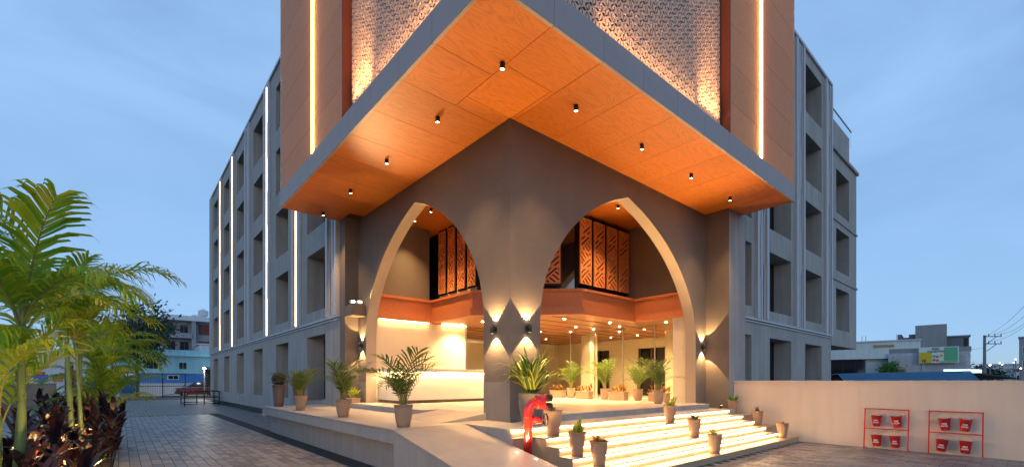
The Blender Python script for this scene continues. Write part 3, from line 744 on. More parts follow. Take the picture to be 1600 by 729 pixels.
# sconces
def sconce(loc, rz, label):
    t = thing('wall_sconce', label, 'wall light', loc, rz, 'up and down wall lights')
    b = MB(); b.lathe([(.040,-.085),(.045,-.085),(.045,.085),(.040,.085)], 16, (0,-.10,0)); b.build('cylinder_body', 'lamp_body', t, True)
    b = MB(); b.box(-.03,-.06,-.05,.03,0,.05); b.build('bracket', 'lamp_body', t)
    for s in (-1, 1):
        b = MB(); b.disc((0,-.10,s*.07), .039, 14); b.build('lens', 'lamp_lens', t)
        lamp('SPOT', t, (0,-.10,s*.087), 75, aim=(0,.12,s), angle=84, blend=.05, size=.012)
    return t
sconce((-.001, .44, 2.70), R(-90), 'up and down wall light on the left face of the corner column')
sconce((.44, -.001, 2.72), 0, 'up and down wall light on the right face of the corner column')
sconce((-.001, 7.2, 2.77), R(-90), 'up and down wall light left of the left arch, under the ledge box')
sconce((7.78, -.001, 2.70), 0, 'up and down wall light right of the right arch')
# floodlights on the ledge box, aimed along the soffit
for i, (x, y, lab) in enumerate(((-.33, 7.2, 'small white floodlight on the ledge box, the outer one'), (-.14, 7.12, 'small white floodlight on the ledge box, nearer the arch'))):
    t = thing('floodlight', lab, 'floodlight', (x, y, 4.03), 0, 'floodlights on the ledge box')
    b = MB(); b.box(-.07,-.07,.045,.07,.06,.14); bev(b.build('housing', 'white_plastic', t), .012)
    b = MB(); b.box(-.015,-.02,0,.015,.02,.045); b.build('foot', 'white_plastic', t)
    b = MB(); b.quad((-.05,-.072,.06),(.05,-.072,.06),(.05,-.072,.125),(-.05,-.072,.125)); b.build('lens', 'lamp_lens_dim', t)
    lamp('SPOT', t, (0,-.1,.12), 520, color=(1.0,.62,.27), aim=(-.10,-1,.29), angle=50, blend=1.0, size=.05)
t = thing('floodlight', 'small uplight on the platform at the right end of the steps', 'floodlight', (7.75, -.62, TZ+.018), 0)
b = MB(); b.lathe([(.001,.09),(.05,.10),(.055,.02),(.03,0)], 14); b.build('housing', 'lamp_body', t, True)
b = MB(); b.disc((0,0,.098), .045, 14); b.build('lens', 'lamp_lens_dim', t)
lamp('SPOT', t, (0,-.0,.13), 1050, color=(1.0,.62,.27), aim=(-.95,-.12,1.1), angle=80, blend=.7, size=.06)
# lamps set in the ramp
for i, (x, y, lab) in enumerate(((-.98, -1.32, 'small glowing lamp set in the ramp, left one'), (-.90, -1.68, 'small glowing lamp set in the ramp, right one'))):
    zr = (TZ+.018) - .2*(.37-y)
    t = thing('ramp_light', lab, 'floor light', (x, y, zr+.004), 0, 'lamps set in the ramp')
    b = MB(); b.lathe([(.045,-.004),(.045,.006),(.032,.008)], 14); b.build('trim_ring', 'steel', t, True)
    b = MB(); b.disc((0,0,.006), .032, 12); b.build('lens', 'lamp_lens_dim', t)
    lamp('SPOT', t, (0,0,.04), 60, aim=(.1,.1,1), angle=120, blend=.6, size=.03)
# hidden ledge uplights washing the screens; the long bars are added warm fill
for side in (0, 1):
    for k in range(2):
        o0, o1 = ((.22, 1.15), (1.3, 4.6))[k]; e = (.8, .55)[k]; mid = (o0+o1)/2; ln = o1-o0
        x, y = (-2.115, LW-.03-mid) if side == 0 else (RW-.03-mid, -2.115)
        t = thing('wall_washer', f'slim light bar on the canopy ledge below the {("left","right")[side]} pierced screen, {("by the red jamb","added fill farther from the jamb")[k]}', 'light bar', (x, y, FZ), 0 if side else R(90), 'light bars on the canopy ledge')
        part_ = MB().box(-ln/2, -.025, 0, ln/2, .025, .04).build('housing', 'lamp_body', t)
        MB().box(-ln/2+.02, -.012, .0405, ln/2-.02, .012, .043).build('lens', 'lamp_lens_dim', t)
        d_ = bpy.data.lights.new('lamp_light', 'AREA'); d_.shape = 'RECTANGLE'; d_.size = ln; d_.size_y = .03; d_.energy = 13*e; d_.color = (1,.60,.24); d_.spread = R((38, 70)[k])
        o = bpy.data.objects.new('lamp_light', d_); col.objects.link(o); o.parent = t; o.location = (0,0,.06)
        o.rotation_euler = (R(180-3) if side else R(180+3), 0, 0)

# ------------------------------------------------------------------ compound walls
w = thing('compound_wall', 'long plain beige boundary wall right of the steps', 'wall', (0,0,0))
ye = -.73
for L_ in (3.1, 3.4, 3.4, 3.4, 3.4, 6.8, 6.8, 6.8):
    b = MB(); b.box(8.36, ye-L_+.003, -.02, 8.52, ye-.003, 1.63); b.build('wall_panel', 'compound_wall', w); ye -= L_
b = MB(); b.box(8.368, ye, -.02, 8.512, -.74, 1.62); b.build('wall_core', 'compound_wall', w)
b = MB(); b.box(8.34, -40, 1.63, 8.54, -.73, 1.665); b.build('coping', 'compound_wall', w)
w = thing('compound_wall', 'low tan boundary wall behind the palms on the left', 'wall', (0,0,0))
b = MB(); b.box(-10.4, -20, -.02, -10.2, 51, 1.42); b.build('wall_panel', 'wall_left', w)
b = MB(); b.box(-10.44, -20, 1.42, -10.16, 51, 1.48); b.build('coping', 'wall_left', w)

# ------------------------------------------------------------------ fire bucket racks
TEXTS = {}
def text_mesh(s, size, ext, off, m_):
    if (s, size) not in TEXTS:
        c = bpy.data.curves.new('lettering', 'FONT'); c.body = s; c.size = size; c.align_x = 'CENTER'; c.extrude = ext; c.offset = off
        o = bpy.data.objects.new('lettering_source', c); col.objects.link(o)
        me = bpy.data.meshes.new_from_object(o.evaluated_get(bpy.context.evaluated_depsgraph_get()))
        me.materials.clear(); me.materials.append(M[m_]); TEXTS[(s, size)] = me
        bpy.data.objects.remove(o)
    return TEXTS[(s, size)]
def rack(y0, y1, label, blabel):
    t = thing('bucket_rack', label, 'rack', (8.22, 0, 0), 0, 'red fire bucket racks')
    for y in (y0, y1):
        b = MB(); b.bar((-.06,y,0),(.08,y,.98),.025); b.build('post', 'red_paint', t)
        b = MB(); b.bar((-.12,y,.012),(.10,y,.012),.02); b.build('foot', 'red_paint', t)
    for z, x in ((.965,.078),(.49,.01)):
        b = MB(); b.bar((x,y0-.01,z),(x,y1+.01,z),.024); b.build('rail', 'red_paint', t)
    for r_, (z, x) in enumerate(((.965,.078),(.49,.01))):
        for c_ in (0, 1):
            y = y0 + (y1-y0)*(.29 if c_ == 0 else .72)
            tl = random.uniform(-.14, .14)
            k = thing('fire_bucket', blabel.format(('upper','lower')[r_], ('left','right')[c_]), 'bucket', (8.22+x-.03, y, z-.02), 0, 'red fire buckets')
            k.rotation_euler = (tl, 0, 0)
            b = MB(); b.lathe([(.001,-.40),(.066,-.40),(.076,-.392),(.08,-.38),(.108,-.135),(.114,-.13),(.114,-.14),(.103,-.145),(.074,-.37),(.001,-.375)], 22); b.build('pail', 'red_gloss', k, True)
            b = MB(); hp = [(0, .117*math.cos(a), -.135+.135*math.sin(a)) for a in [math.pi*i/10 for i in range(11)]]; b.tube(hp, .005, 6); b.build('handle', 'steel', k, True)
            b = MB(); b.tube([(0,0,-.005),(0,0,.03)], .004, 6); b.build('hook', 'steel', k)
            for txt, zz_, sx in (('FIRE', -.265, .046), ('SAND', -.312, .043)):
                o = inst('lettering', text_mesh(txt, sx, .001, .0018, 'white_paint'), k)
                o.location = (-.100 if zz_ > -.3 else -.094, 0, zz_); o.rotation_euler = (R(99), 0, R(-90))
rack(-4.80, -3.97, 'red tubular rack of four fire buckets, nearer the steps', '{0} {1} red bucket on the rack nearer the steps')
rack(-6.02, -5.16, 'red tubular rack of four fire buckets, farther from the steps', '{0} {1} red bucket on the rack farther from the steps')

# ------------------------------------------------------------------ hydrant standpipe
h = thing('fire_hydrant', 'red standpipe hydrant with black outlet caps beside the steps', 'hydrant', (-.68, -1.26, 0))
b = MB(); b.tube([(0,0,0),(0,0,1.10),(.008,-.003,1.17),(.03,-.012,1.24),(.07,-.027,1.29),(.13,-.05,1.31),(.18,-.07,1.31)], [.072,.072,.072,.072,.072,.07,.07], 18); b.build('pipe', 'red_gloss', h, True)
for z in (.42, .88, 1.06):
    b = MB(); b.lathe([(.072,-.006),(.078,-.004),(.078,.004),(.072,.006)], 18, (0,0,z)); b.build('weld_ring', 'red_gloss', h, True)
b = MB(); b.lathe([(.072,0),(.13,0),(.13,.03),(.072,.03)], 18, (0,0,.34)); b.build('flange', 'black_metal', h)
def hub(z, x0, x1, r, name, m):
    b = MB(); b.tube([(x0,-x0*.38,z),(x1,-x1*.38,z)], r, 16); o = b.build(name, m, h); return bev(o, .006)
hub(1.30, .14, .26, .115, 'head', 'red_gloss')
for z in (1.37, 1.225):
    hub(z, .26, .31, .052, 'outlet', 'red_gloss'); hub(z, .31, .40, .062, 'outlet_cap', 'black_rubber')
b = MB(); b.tube([(.06,-.02,1.0),(.22,-.085,1.0)], .06, 14); b.build('valve_body', 'red_gloss', h, True)
b = MB(); b.tube([(.22,-.085,1.0),(.30,-.115,1.0)], .018, 8); b.build('valve_stem', 'steel', h)
b = MB(); b.tube([(.30+.038*math.cos(a), -.115+.1*math.cos(a)*.9, 1.0+.1*math.sin(a)) for a in [2*math.pi*i/16 for i in range(17)]], .012, 6); b.build('valve_wheel', 'black_metal', h, True)

# ------------------------------------------------------------------ plants
def frond_mesh(name, L, e0, e1, n, ll, m='palm_leaf', w=.022, sag=.5, seed=0, vee=.5):
    rnd = random.Random(seed); b = MB(); pts = []; p = Vector((0,0,0)); N = 14
    for i in range(N+1):
        t = i/N; pts.append(p.copy()); e = R(e0+(e1-e0)*t**1.3); p = p+Vector((math.cos(e),0,math.sin(e)))*L/N
    b.cur = 1; b.tube(pts, [max(.002, .009*L*(1-.85*i/N)) for i in range(N+1)], 5); b.cur = 0
    for k in range(n):
        t = .22+.78*(k+.5)/n; f = t*N; i = min(int(f), N-1); q = pts[i].lerp(pts[i+1], f-i); d = (pts[i+1]-pts[i]).normalized(); up = Vector((0,1,0)).cross(d)*-1
        if up.z < 0: up = -up
        le = ll*(.45+.75*math.sin(math.pi*min(1,(t-.15)*1.05)))*rnd.uniform(.85,1.1)
        for s in (-1, 1):
            a = R(58-30*t+rnd.uniform(-7,7)); dr = (d*math.cos(a)+Vector((0,s,0))*math.sin(a)+up*vee*rnd.uniform(.4,1)).normalized()
            sd_ = dr.cross(up).normalized()*w*.5*rnd.uniform(.8,1.2); m1 = q+dr*le*.45+Vector((0,0,-sag*.10*le)); m2 = q+dr*le*.8+Vector((0,0,-sag*.38*le)); tip = q+dr*le*.98+Vector((0,0,-sag*.7*le))
            n0 = len(b.v); b.v += [tuple(x) for x in (q-sd_*.5, q+sd_*.5, m1-sd_, m1+sd_, m2-sd_*.7, m2+sd_*.7, tip)]
            b.f += [(n0,n0+1,n0+3,n0+2),(n0+2,n0+3,n0+5,n0+4),(n0+4,n0+5,n0+6)]; b.mi += [0]*3
    return b.mesh(name, [m, 'palm_stalk'])
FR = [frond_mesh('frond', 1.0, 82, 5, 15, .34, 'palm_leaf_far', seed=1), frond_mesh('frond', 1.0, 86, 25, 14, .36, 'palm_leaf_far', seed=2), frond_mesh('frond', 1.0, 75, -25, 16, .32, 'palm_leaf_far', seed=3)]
BIG = [frond_mesh('frond', 1.9, 80, -15, 34, .55, seed=4, w=.045, sag=.8), frond_mesh('frond', 1.9, 85, 15, 32, .58, seed=5, w=.045, sag=.7), frond_mesh('frond', 1.9, 70, -45, 34, .5, seed=6, w=.042, sag=.9)]
def pot_mesh(h, r0, r1, m, bulge=0, n=24):
    b = MB(); pr = [(.001,.012),(r0*.92,.012),(r0*.94,0)]
    pr = [(.001,0),(r0,0)]+[(r0+(r1-r0)*t+bulge*math.sin(math.pi*t), h*t) for t in (.2,.4,.6,.8,.96)]+[(r1+.008,h*.965),(r1+.01,h),(r1-.012,h),(r1-.02,h*.93)]
    b.lathe(pr, n); return b.mesh('pot', m, True)
def soil(parent, r, z): b = MB(); b.disc((0,0,z), r, 18); b.build('soil', 'soil', parent)
POTS = {'palm': pot_mesh(.40,.11,.165,'pot_clay',.012), 'step': pot_mesh(.40,.095,.15,'pot_clay'), 'tall': pot_mesh(.70,.13,.20,'pot_dark'), 'big': pot_mesh(.68,.19,.29,'pot_grey',.035)}
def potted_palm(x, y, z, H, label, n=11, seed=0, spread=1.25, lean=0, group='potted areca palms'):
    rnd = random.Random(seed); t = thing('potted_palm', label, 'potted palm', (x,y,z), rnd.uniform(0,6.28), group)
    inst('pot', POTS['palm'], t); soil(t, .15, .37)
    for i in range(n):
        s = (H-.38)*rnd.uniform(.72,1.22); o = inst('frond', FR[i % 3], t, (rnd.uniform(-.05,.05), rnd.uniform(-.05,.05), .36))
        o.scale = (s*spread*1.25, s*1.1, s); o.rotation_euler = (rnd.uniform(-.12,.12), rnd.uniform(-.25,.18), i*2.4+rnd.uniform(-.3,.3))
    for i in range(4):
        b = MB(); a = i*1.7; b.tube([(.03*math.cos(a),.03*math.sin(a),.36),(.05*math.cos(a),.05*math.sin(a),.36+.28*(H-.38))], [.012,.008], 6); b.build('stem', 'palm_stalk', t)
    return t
TP = TZ+.018; LP = LZ+.013
potted_palm(-2.0, .58, TP, 1.30, 'feathery potted palm at the near corner of the terrace above the ramp', 13, 11, 1.1)
potted_palm(-1.98, 3.53, TP, 1.30, 'potted palm mid terrace, right of the smaller palm', 12, 12, .7)
potted_palm(-1.97, 6.78, TP, 1.20, 'small bushy potted palm beside the tall round topiary pots', 13, 13, .9)
potted_palm(6.35, .62, LP, 1.45, 'potted palm at the right jamb inside the right arch', 12, 14, .9)
potted_palm(7.62, 2.17, LP, 1.50, 'potted palm inside the glass lobby, second from the right jamb', 12, 15, .7)
potted_palm(7.62, 3.58, LP, 1.50, 'potted palm in the middle of the indoor row, before the door', 12, 16, .7)
potted_palm(7.7, 5.3, LP, 1.35, 'slim potted palm farthest left in the indoor row', 8, 17, .6)
def leaf_mesh(name, L, w, m, bend=.5, edge=None, fold=.15):
    b = MB(); N = 7; pts = []; p = Vector((0,0,0)); 
    for i in range(N+1):
        t = i/N; e = R(85)-bend*t*t*R(110); pts.append(p.copy()); p = p+Vector((math.cos(e),0,math.sin(e)))*L/N
    for lo, hi, c in ((-1,-.62,1),(-.62,0,0),(0,.62,0),(.62,1,1)) if edge else ((-1,0,0),(0,1,0)):
        b.cur = c; n0 = len(b.v)
        for i in range(N+1):
            t = i/N; ww = w*.5*(math.sin(math.pi*(.12+.88*t)**.75)*.9+.1*(1-t))
            if i == N: ww = .001
            for s in (lo, hi): b.v.append((pts[i].x-abs(s)*fold*ww*0, s*ww, pts[i].z+abs(s)*fold*ww))
        for i in range(N): b.f.append((n0+2*i,n0+2*i+1,n0+2*i+3,n0+2*i+2)); b.mi.append(b.cur)
    return b.mesh(name, [m, edge] if edge else [m])
# variegated dracaena in the big pot
t = thing('dracaena_plant', 'large variegated strap leaved plant in a grey pot beside the corner column', 'potted plant', (.16,-.45,TP))
inst('pot', POTS['big'], t).scale = (.86,.86,.86); soil(t, .23, .54)
AG = [leaf_mesh('leaf', .85, .105, 'agave_green', .55, 'agave_edge'), leaf_mesh('leaf', .85, .10, 'agave_green', .95, 'agave_edge'), leaf_mesh('leaf', .85, .105, 'agave_green', .25, 'agave_edge')]
rnd = random.Random(5)
for i in range(96):
    o = inst('leaf', AG[i % 3], t, (rnd.uniform(-.08,.08), rnd.uniform(-.08,.08), .50+rnd.uniform(0,.12))); s = rnd.uniform(.8,1.22)
    o.scale = (s,)*3; o.rotation_euler = (rnd.uniform(-.2,.2), rnd.uniform(-.12,.85), i*2.399+rnd.uniform(-.2,.2))
# small pots on the steps
LF = {'lime': leaf_mesh('leaf', .24, .06, 'lime_leaf', .6), 'small': leaf_mesh('leaf', .18, .055, 'small_leaf', .9), 'croton': leaf_mesh('leaf', .17, .055, 'croton_leaf', .8), 'spike': leaf_mesh('leaf', .26, .045, 'agave_green', .4)}
def step_pot(x, y, z, label, kind, n, seed, sc=1.0, ps=1.0):
    rnd = random.Random(seed); t = thing('potted_plant', label, 'potted plant', (x,y,z), rnd.uniform(0,6), 'tapered pots along the steps')
    p = inst('pot', POTS['step'], t); p.scale = (ps,)*3; soil(t, .135*ps, .37*ps)
    for i in range(n):
        o = inst('leaf', LF[kind], t, (rnd.uniform(-.05,.05), rnd.uniform(-.05,.05), .36*ps)); s = sc*rnd.uniform(.9,1.5)
        o.scale = (s,)*3; o.rotation_euler = (rnd.uniform(-.3,.3), rnd.uniform(0,.8), i*2.4+rnd.uniform(-.4,.4))
step_pot(.02, -1.16, SZ[1], 'tapered pot with drooping dark leaves just right of the hydrant', 'small', 10, 21, .8, 1.12)
step_pot(-.06, -1.79, SZ[3], 'tapered pot with upright lime green leaves at the left end of the steps', 'lime', 12, 22)
step_pot(.10, -2.12, SZ[4]-.0, 'tapered pot with orange leaves lowest at the left end of the steps', 'croton', 12, 23)
step_pot(3.9, -1.18, SZ[1], 'tapered pot with spreading yellow green leaves highest in the middle of the steps', 'lime', 11, 24, .9)
step_pot(3.85, -1.80, SZ[3], 'tapered pot with pale spiky leaves in the middle of the steps', 'small', 14, 25)
step_pot(3.62, -2.37, SZ[5], 'tapered pot with a sparse yellow plant on the lowest middle step', 'lime', 6, 26, .7)
step_pot(8.0, -.86, .68, 'tapered pot with green spiky leaves against the pier at the right steps end', 'spike', 9, 27)
step_pot(7.86, -1.60, .41, 'tapered pot with brown leaves by the boundary wall, middle right', 'small', 9, 28, .9)
step_pot(7.55, -2.34, .14, 'tapered pot with a nearly bare plant lowest by the boundary wall', 'small', 4, 29, .6)
# trough planters indoors and on the terrace
def trough(x, y, z, label, kind='croton', n=46, seed=0, rz=0):
    rnd = random.Random(seed); t = thing('trough_planter', label, 'planter', (x,y,z), rz, 'rectangular trough planters')
    b = MB(); w_, d_, h_ = .36, .15, .26
    b.prism([(-w_*.9,-d_*.9,0),(w_*.9,-d_*.9,0),(w_*.9,d_*.9,0),(-w_*.9,d_*.9,0)], (0,0,h_)); bev(b.build('trough', 'pot_clay', t), .012)
    b = MB(); b.box(-w_,-d_,h_,w_,d_,h_+.03); bev(b.build('rim', 'pot_clay', t), .006)
    b = MB(); me = LF[kind]; vs = [v.co.copy() for v in me.vertices]; fs = [tuple(p.vertices) for p in me.polygons]
    for i in range(n):
        mm = Matrix.Translation((rnd.uniform(-w_*.85,w_*.85), rnd.uniform(-.09,.09), h_+.02+rnd.uniform(0,.16))) @ Matrix.Rotation(rnd.uniform(0,6.28),4,'Z') @ Matrix.Rotation(rnd.uniform(0,.9),4,'Y') @ Matrix.Scale(rnd.uniform(.7,1.3),4)
        n0 = len(b.v); b.v += [tuple(mm @ v) for v in vs]; b.f += [tuple(n0+i_ for i_ in f) for f in fs]; b.mi += [0]*len(fs)
    b.build('foliage', kind+'_leaf', t)
trough(7.6, 1.35, LP, 'croton trough at the right end of the indoor plant row', 'croton', 46, 31, R(90))
trough(7.45, 2.85, LP, 'croton trough between the two middle indoor palms', 'croton', 46, 32, R(90))
trough(7.5, 4.45, LP, 'croton trough left of the palm before the lobby door', 'croton', 46, 33, R(90))
trough(7.9, 6.2, LP, 'croton trough at the left end of the indoor row, behind the strap leaved plant', 'croton', 46, 34, R(90))
trough(-.32, 7.25, TP, 'low trough planter on the terrace under the left wall light', 'lime', 30, 35, R(90))
# topiary pots
for i, (x, y, lab) in enumerate(((-1.95, 9.2, 'tall dark pot with a clipped round shrub at the terrace end'), (-1.3, 9.35, 'tall dark pot half hidden behind the clipped round shrub pot'))):
    t = thing('topiary_pot', lab, 'potted shrub', (x,y,TP), 0, 'tall topiary pots'); inst('pot', POTS['tall'], t); soil(t, .18, .66)
    rnd = random.Random(60+i); b = MB()
    for k in range(1500):
        d = Vector((rnd.gauss(0,1),rnd.gauss(0,1),rnd.gauss(0,1))).normalized(); c = Vector((0,0,.87))+d*.21*rnd.uniform(.8,1.03); c.z = max(c.z,.7); u = d.orthogonal().normalized(); v = d.cross(u); u, v = (u*math.cos(k)+v*math.sin(k)+d*rnd.uniform(-.6,.6))*.022, (v*math.cos(k)-u*math.sin(k))*.012
        b.quad(c-u, c+v, c+u, c-v)
    b.build('crown', 'topiary_leaf', t)

# foreground palms and cordylines in the left bed
b = MB(); b.box(-7.9, -9, -.02, -5.95, 18, .06); bed = structure(b.build('planting_bed', 'soil'))
def areca(x, y, H, label, nf, seed, stems=3, fs=1.0, up=0):
    rnd = random.Random(seed); t = thing('areca_palm', label, 'palm tree', (x,y,.08), 0, 'areca palms in the left bed')
    for s in range(stems):
        ox, oy = (0,0) if s == 0 else (rnd.uniform(-.18,.18), rnd.uniform(-.18,.18)); hh = H*(1 if s == 0 else rnd.uniform(.45,.9))
        lx, ly = ox+rnd.uniform(-.12,.12), oy+rnd.uniform(-.12,.12); r = .030 if s == 0 else .022
        b = MB(); ps = []; rs = []
        for i in range(13): f = i/12; ps.append((ox+(lx-ox)*f, oy+(ly-oy)*f, hh*f)); rs.append(r*(1.15-.3*f)*(1.06 if i % 2 else .97))
        b.tube(ps, rs, 10); b.build('trunk', 'palm_stem', t, True)
        k = nf if s == 0 else nf//2
        for i in range(k):
            o = inst('frond', BIG[(i+s) % 3], t, (lx, ly, hh-.06*(i % 4))); sc = fs*rnd.uniform(.75,1.08)*(1 if s == 0 else .8); o.scale = (sc,)*3
            o.rotation_euler = (rnd.uniform(-.15,.15), rnd.uniform(-.12-up,.42-up), i*2.4+s+rnd.uniform(-.3,.3))
def bedpos(u, Y): return cw((u-800)/710*Y, Y)
x, y = bedpos(36, 4.0); areca(x, y, 2.1, 'nearest tall areca palm at the left edge, green ringed trunk in full view', 11, 75, 3, .70, .1)
x, y = bedpos(118, 6.2); areca(x, y, 2.45, 'areca palm with a long arching frond, second from the viewer', 12, 72, 3, .72)
x, y = bedpos(152, 9.0); areca(x, y, 1.9, 'yellow green areca palm, third from the viewer in the left bed', 12, 73, 4, .72)
x, y = bedpos(168, 12.0); areca(x, y, 2.0, 'areca palm farthest from the viewer in the left bed', 12, 74, 4, .72)
CL = [leaf_mesh('leaf', .34, .085, 'cordyline_leaf', .8), leaf_mesh('leaf', .36, .075, 'cordyline_leaf', 1.2), leaf_mesh('leaf', .32, .08, 'cordyline_red', 1.0)]
rnd = random.Random(9)
spots = []
for i in range(44):
    yy = -5.2 + i*.42; spots.append((rnd.uniform(-6.9,-5.85), yy+rnd.uniform(-.2,.2)))
spots = [(p[0], p[1], (p[0]-CAM[0])*ST+(p[1]-CAM[1])*CT) for p in spots]; spots = [p for p in spots if p[2] > 2.1]; spots.sort(key=lambda p: p[2])
for i, (x, y, Yc) in enumerate(spots):
    near = i < 6; H = rnd.uniform(.85,1.15) if Yc < 5 else rnd.uniform(1.0,1.45)
    lab = ('dark purple cordyline plant, ' + (NTH[i] if i else 'nearest') + ' to the viewer in the left bed') if near else 'dark purple cordyline plant in the hedge row below the palms'
    t = thing('cordyline_plant', lab, 'plant', (x,y,.08), rnd.uniform(0,6), 'cordyline plants in the left bed')
    fb = MB()
    for s in range(3):
        a = s*2.1+rnd.uniform(-.3,.3); hs = H*rnd.uniform(.6,1); tx, ty = .14*math.cos(a), .14*math.sin(a)
        b = MB(); b.tube([(0,0,0),(tx*.6,ty*.6,hs*.5),(tx,ty,hs)], [.014,.011,.008], 6); b.build('stem', 'bark', t)
        for k in range(20):
            f = k/20; loc = Vector((tx*(.5+.5*f), ty*(.5+.5*f), hs*(.42+.6*f))); rot = (rnd.uniform(-.2,.2), rnd.uniform(.0,.9)*(1.15-f), k*2.4+rnd.uniform(-.3,.3)); sc = rnd.uniform(.7,1.1)
            me = CL[2] if rnd.random() < .09 else CL[k % 2]
            if near: o = inst('leaf', me, t, loc); o.rotation_euler = rot; o.scale = (sc,)*3
            else:
                mm = Matrix.Translation(loc) @ Matrix.Rotation(rot[2],4,'Z') @ Matrix.Rotation(rot[1],4,'Y') @ Matrix.Scale(sc,4); n0 = len(fb.v)
                fb.v += [tuple(mm @ v.co) for v in me.vertices]; fb.f += [tuple(n0+j for j in p.vertices) for p in me.polygons]; fb.mi += [1 if me is CL[2] else 0]*len(me.polygons)
    if not near: fb.build('foliage', ['cordyline_leaf', 'cordyline_red'], t)
for i, (u, Y, lab) in enumerate(((88, 5.0, 'glowing garden spike light among the nearest cordylines'), (130, 5.6, 'glowing garden spike light just behind the first one'), (140, 8.0, 'glowing garden spike light farther back in the hedge'), (100, 3.6, 'glowing garden spike light low at the picture edge'))):
    x, y = bedpos(u, Y); t = thing('spike_light', lab, 'garden light', (x,y,.08), 0, 'garden spike lights in the left bed')
    b = MB(); b.tube([(0,0,0),(0,0,.45)], .012, 8); b.build('spike', 'black_metal', t)
    b = MB(); b.lathe([(.001,.46),(.045,.46),(.05,.58),(.03,.62),(.001,.63)], 12); b.build('head', 'garden_lens', t, True)
    lamp('POINT', t, (0,0,.72), 24, color=(1,.58,.2), size=.05)
x, y = bedpos(40, 4.6); t = thing('support_stake', 'thin red brown stake leaning against the nearest palm trunk', 'stake', (x,y,.08))
b = MB(); b.tube([(-.55,.55,2.1),(.15,-.15,.5),(.3,-.3,0)], .016, 8); b.build('pole', 'bark', t)

# ------------------------------------------------------------------ background, left: gate, street, blue house, grey house
def house(name, label, cat='building', loc=(0,0,0), rz=0): return thing(name, label, cat, loc, rz)
mat('blue_paint', (0.44, 0.80, 0.88), .8, noise=.10, nscale=.8, stain=.18)
mat('blue_deep', (0.08, 0.28, 0.68), .8, noise=.1, nscale=1, stain=.1)
mat('concrete', (0.29, 0.29, 0.30), .9, noise=.14, nscale=.7, bump=.2, stain=.15)
mat('concrete_dark', (0.17, 0.175, 0.19), .9, noise=.14, nscale=.7, stain=.2)
mat('pale_paint', (0.66, 0.72, 0.70), .8, noise=.06, nscale=.8, stain=.14)
mat('white_wall', (0.60, 0.62, 0.64), .8, noise=.08, nscale=.8, stain=.14)
mat('brick_red', (0.16, 0.05, 0.045), .9, noise=.15, nscale=3)
mat('lime_wash', (0.52, 0.53, 0.56), .9, noise=.22, nscale=1.6, stain=.25, bump=.3, bscale=12)
mat('tin_blue', (0.03, 0.12, 0.22), .45, noise=.15, nscale=1, metal=.2)
mat('tin_dark', (0.02, 0.022, 0.028), .6)
mat('sign_yellow', (0.70, 0.50, 0.02), .5); mat('sign_green', (0.12, 0.42, 0.22), .5); mat('sign_white', (0.72, 0.76, 0.72), .5)
mat('sign_text', (0.03, 0.04, 0.06), .5); mat('sign_pink', (0.55, 0.12, 0.30), .5); mat('sign_orange', (0.65, 0.18, 0.05), .5)
mat('sign_red', (0.6, 0.04, 0.03), .5); mat('sign_blue', (0.03, 0.16, 0.50), .5); mat('brick_tan', (0.40, 0.26, 0.14), .8, noise=.3, nscale=4)
mat('tank_white', (0.55, 0.57, 0.58), .5); mat('car_paint', (0.07, 0.035, 0.04), .25, coat=.8); mat('car_glass', (0.02, 0.022, 0.025), .08)
mat('kerb_yellow', (0.45, 0.30, 0.04), .7); mat('pole_grey', (0.20, 0.20, 0.21), .7, noise=.1, nscale=5)
def part(p, name, m, *boxes, **k):
    b = MB()
    for q in boxes: b.box(*q)
    return b.build(name, m, p, **k)
def window_in(p, x0, z0, x1, z1, y, m='dark_glass', frame='white_paint', bars=1):
    f = part(p, 'window', frame, (x0-.06,y-.03,z0-.06,x1+.06,y,z1+.06)); b = MB()
    n = bars+1
    for i in range(n):
        a = x0+(x1-x0)*i/n+.02; c = x0+(x1-x0)*(i+1)/n-.02; b.box(a, y-.04, z0, c, y-.031, z1)
    b.build('pane', m, f)
    return f
hb = house('blue_house', 'sky blue two tone painted house across the street behind the gate')
part(hb, 'wall', 'blue_paint', (-7.5,60,2.5,4.6,72,4.6)); part(hb, 'wall', 'blue_deep', (-7.45,60.05,-.02,4.55,72,2.499))
part(hb, 'parapet', 'blue_paint', (-7.6,59.9,4.72,4.7,60.1,5.35),(-7.7,59.7,4.601,4.8,72,4.719))
window_in(hb, -3.35, 3.1, -2.55, 3.85, 60, 'dark_glass', 'blue_paint'); window_in(hb, -.55, 3.1, .2, 3.85, 60, 'dark_glass', 'blue_paint')
window_in(hb, -1.6, 1.9, -.6, 2.3, 60.05, 'dark_glass', 'white_paint')
b = MB(); b.box(2.0,59.4,0,2.06,59.46,3.3).box(3.1,59.4,0,3.16,59.46,3.3).box(1.9,59.2,3.3,3.3,60.0,3.36); b.build('door_canopy', 'tin_blue', hb)
part(hb, 'door', 'bark', (2.1,59.99,0,3.05,60.04,3.1))
hg = house('concrete_house', 'unfinished grey concrete block of flats rising behind the blue house')
part(hg, 'wall', 'concrete', (-5,86,0,9,98,12.0)); part(hg, 'roof_slab', 'white_wall', (-.9,84.6,11.6,9.2,98,12.4)); part(hg, 'pillar', 'concrete', (3.1,84.9,0,3.7,86,11.6),(-.7,84.9,9.2,-.3,86,11.6))
for z in (6.4, 9.2): part(hg, 'balcony', 'concrete', (-5,84.5,z-.5,3.1,86,z),(-5,84.52,z+.001,3.1,84.7,z+.35))
for x in (-.2, 1.6): window_in(hg, x, 9.6, x+1.1, 11.0, 86, 'dark_glass', 'concrete')
for x in (-2.2, -.2, 1.6): window_in(hg, x, 6.8, x+1.2, 8.2, 86, 'dark_glass', 'concrete')
for z in (6.7, 9.5): part(hg, 'brick_infill', 'brick_red', (4.2,85.9,z,6.6,86.1,z+1.7))
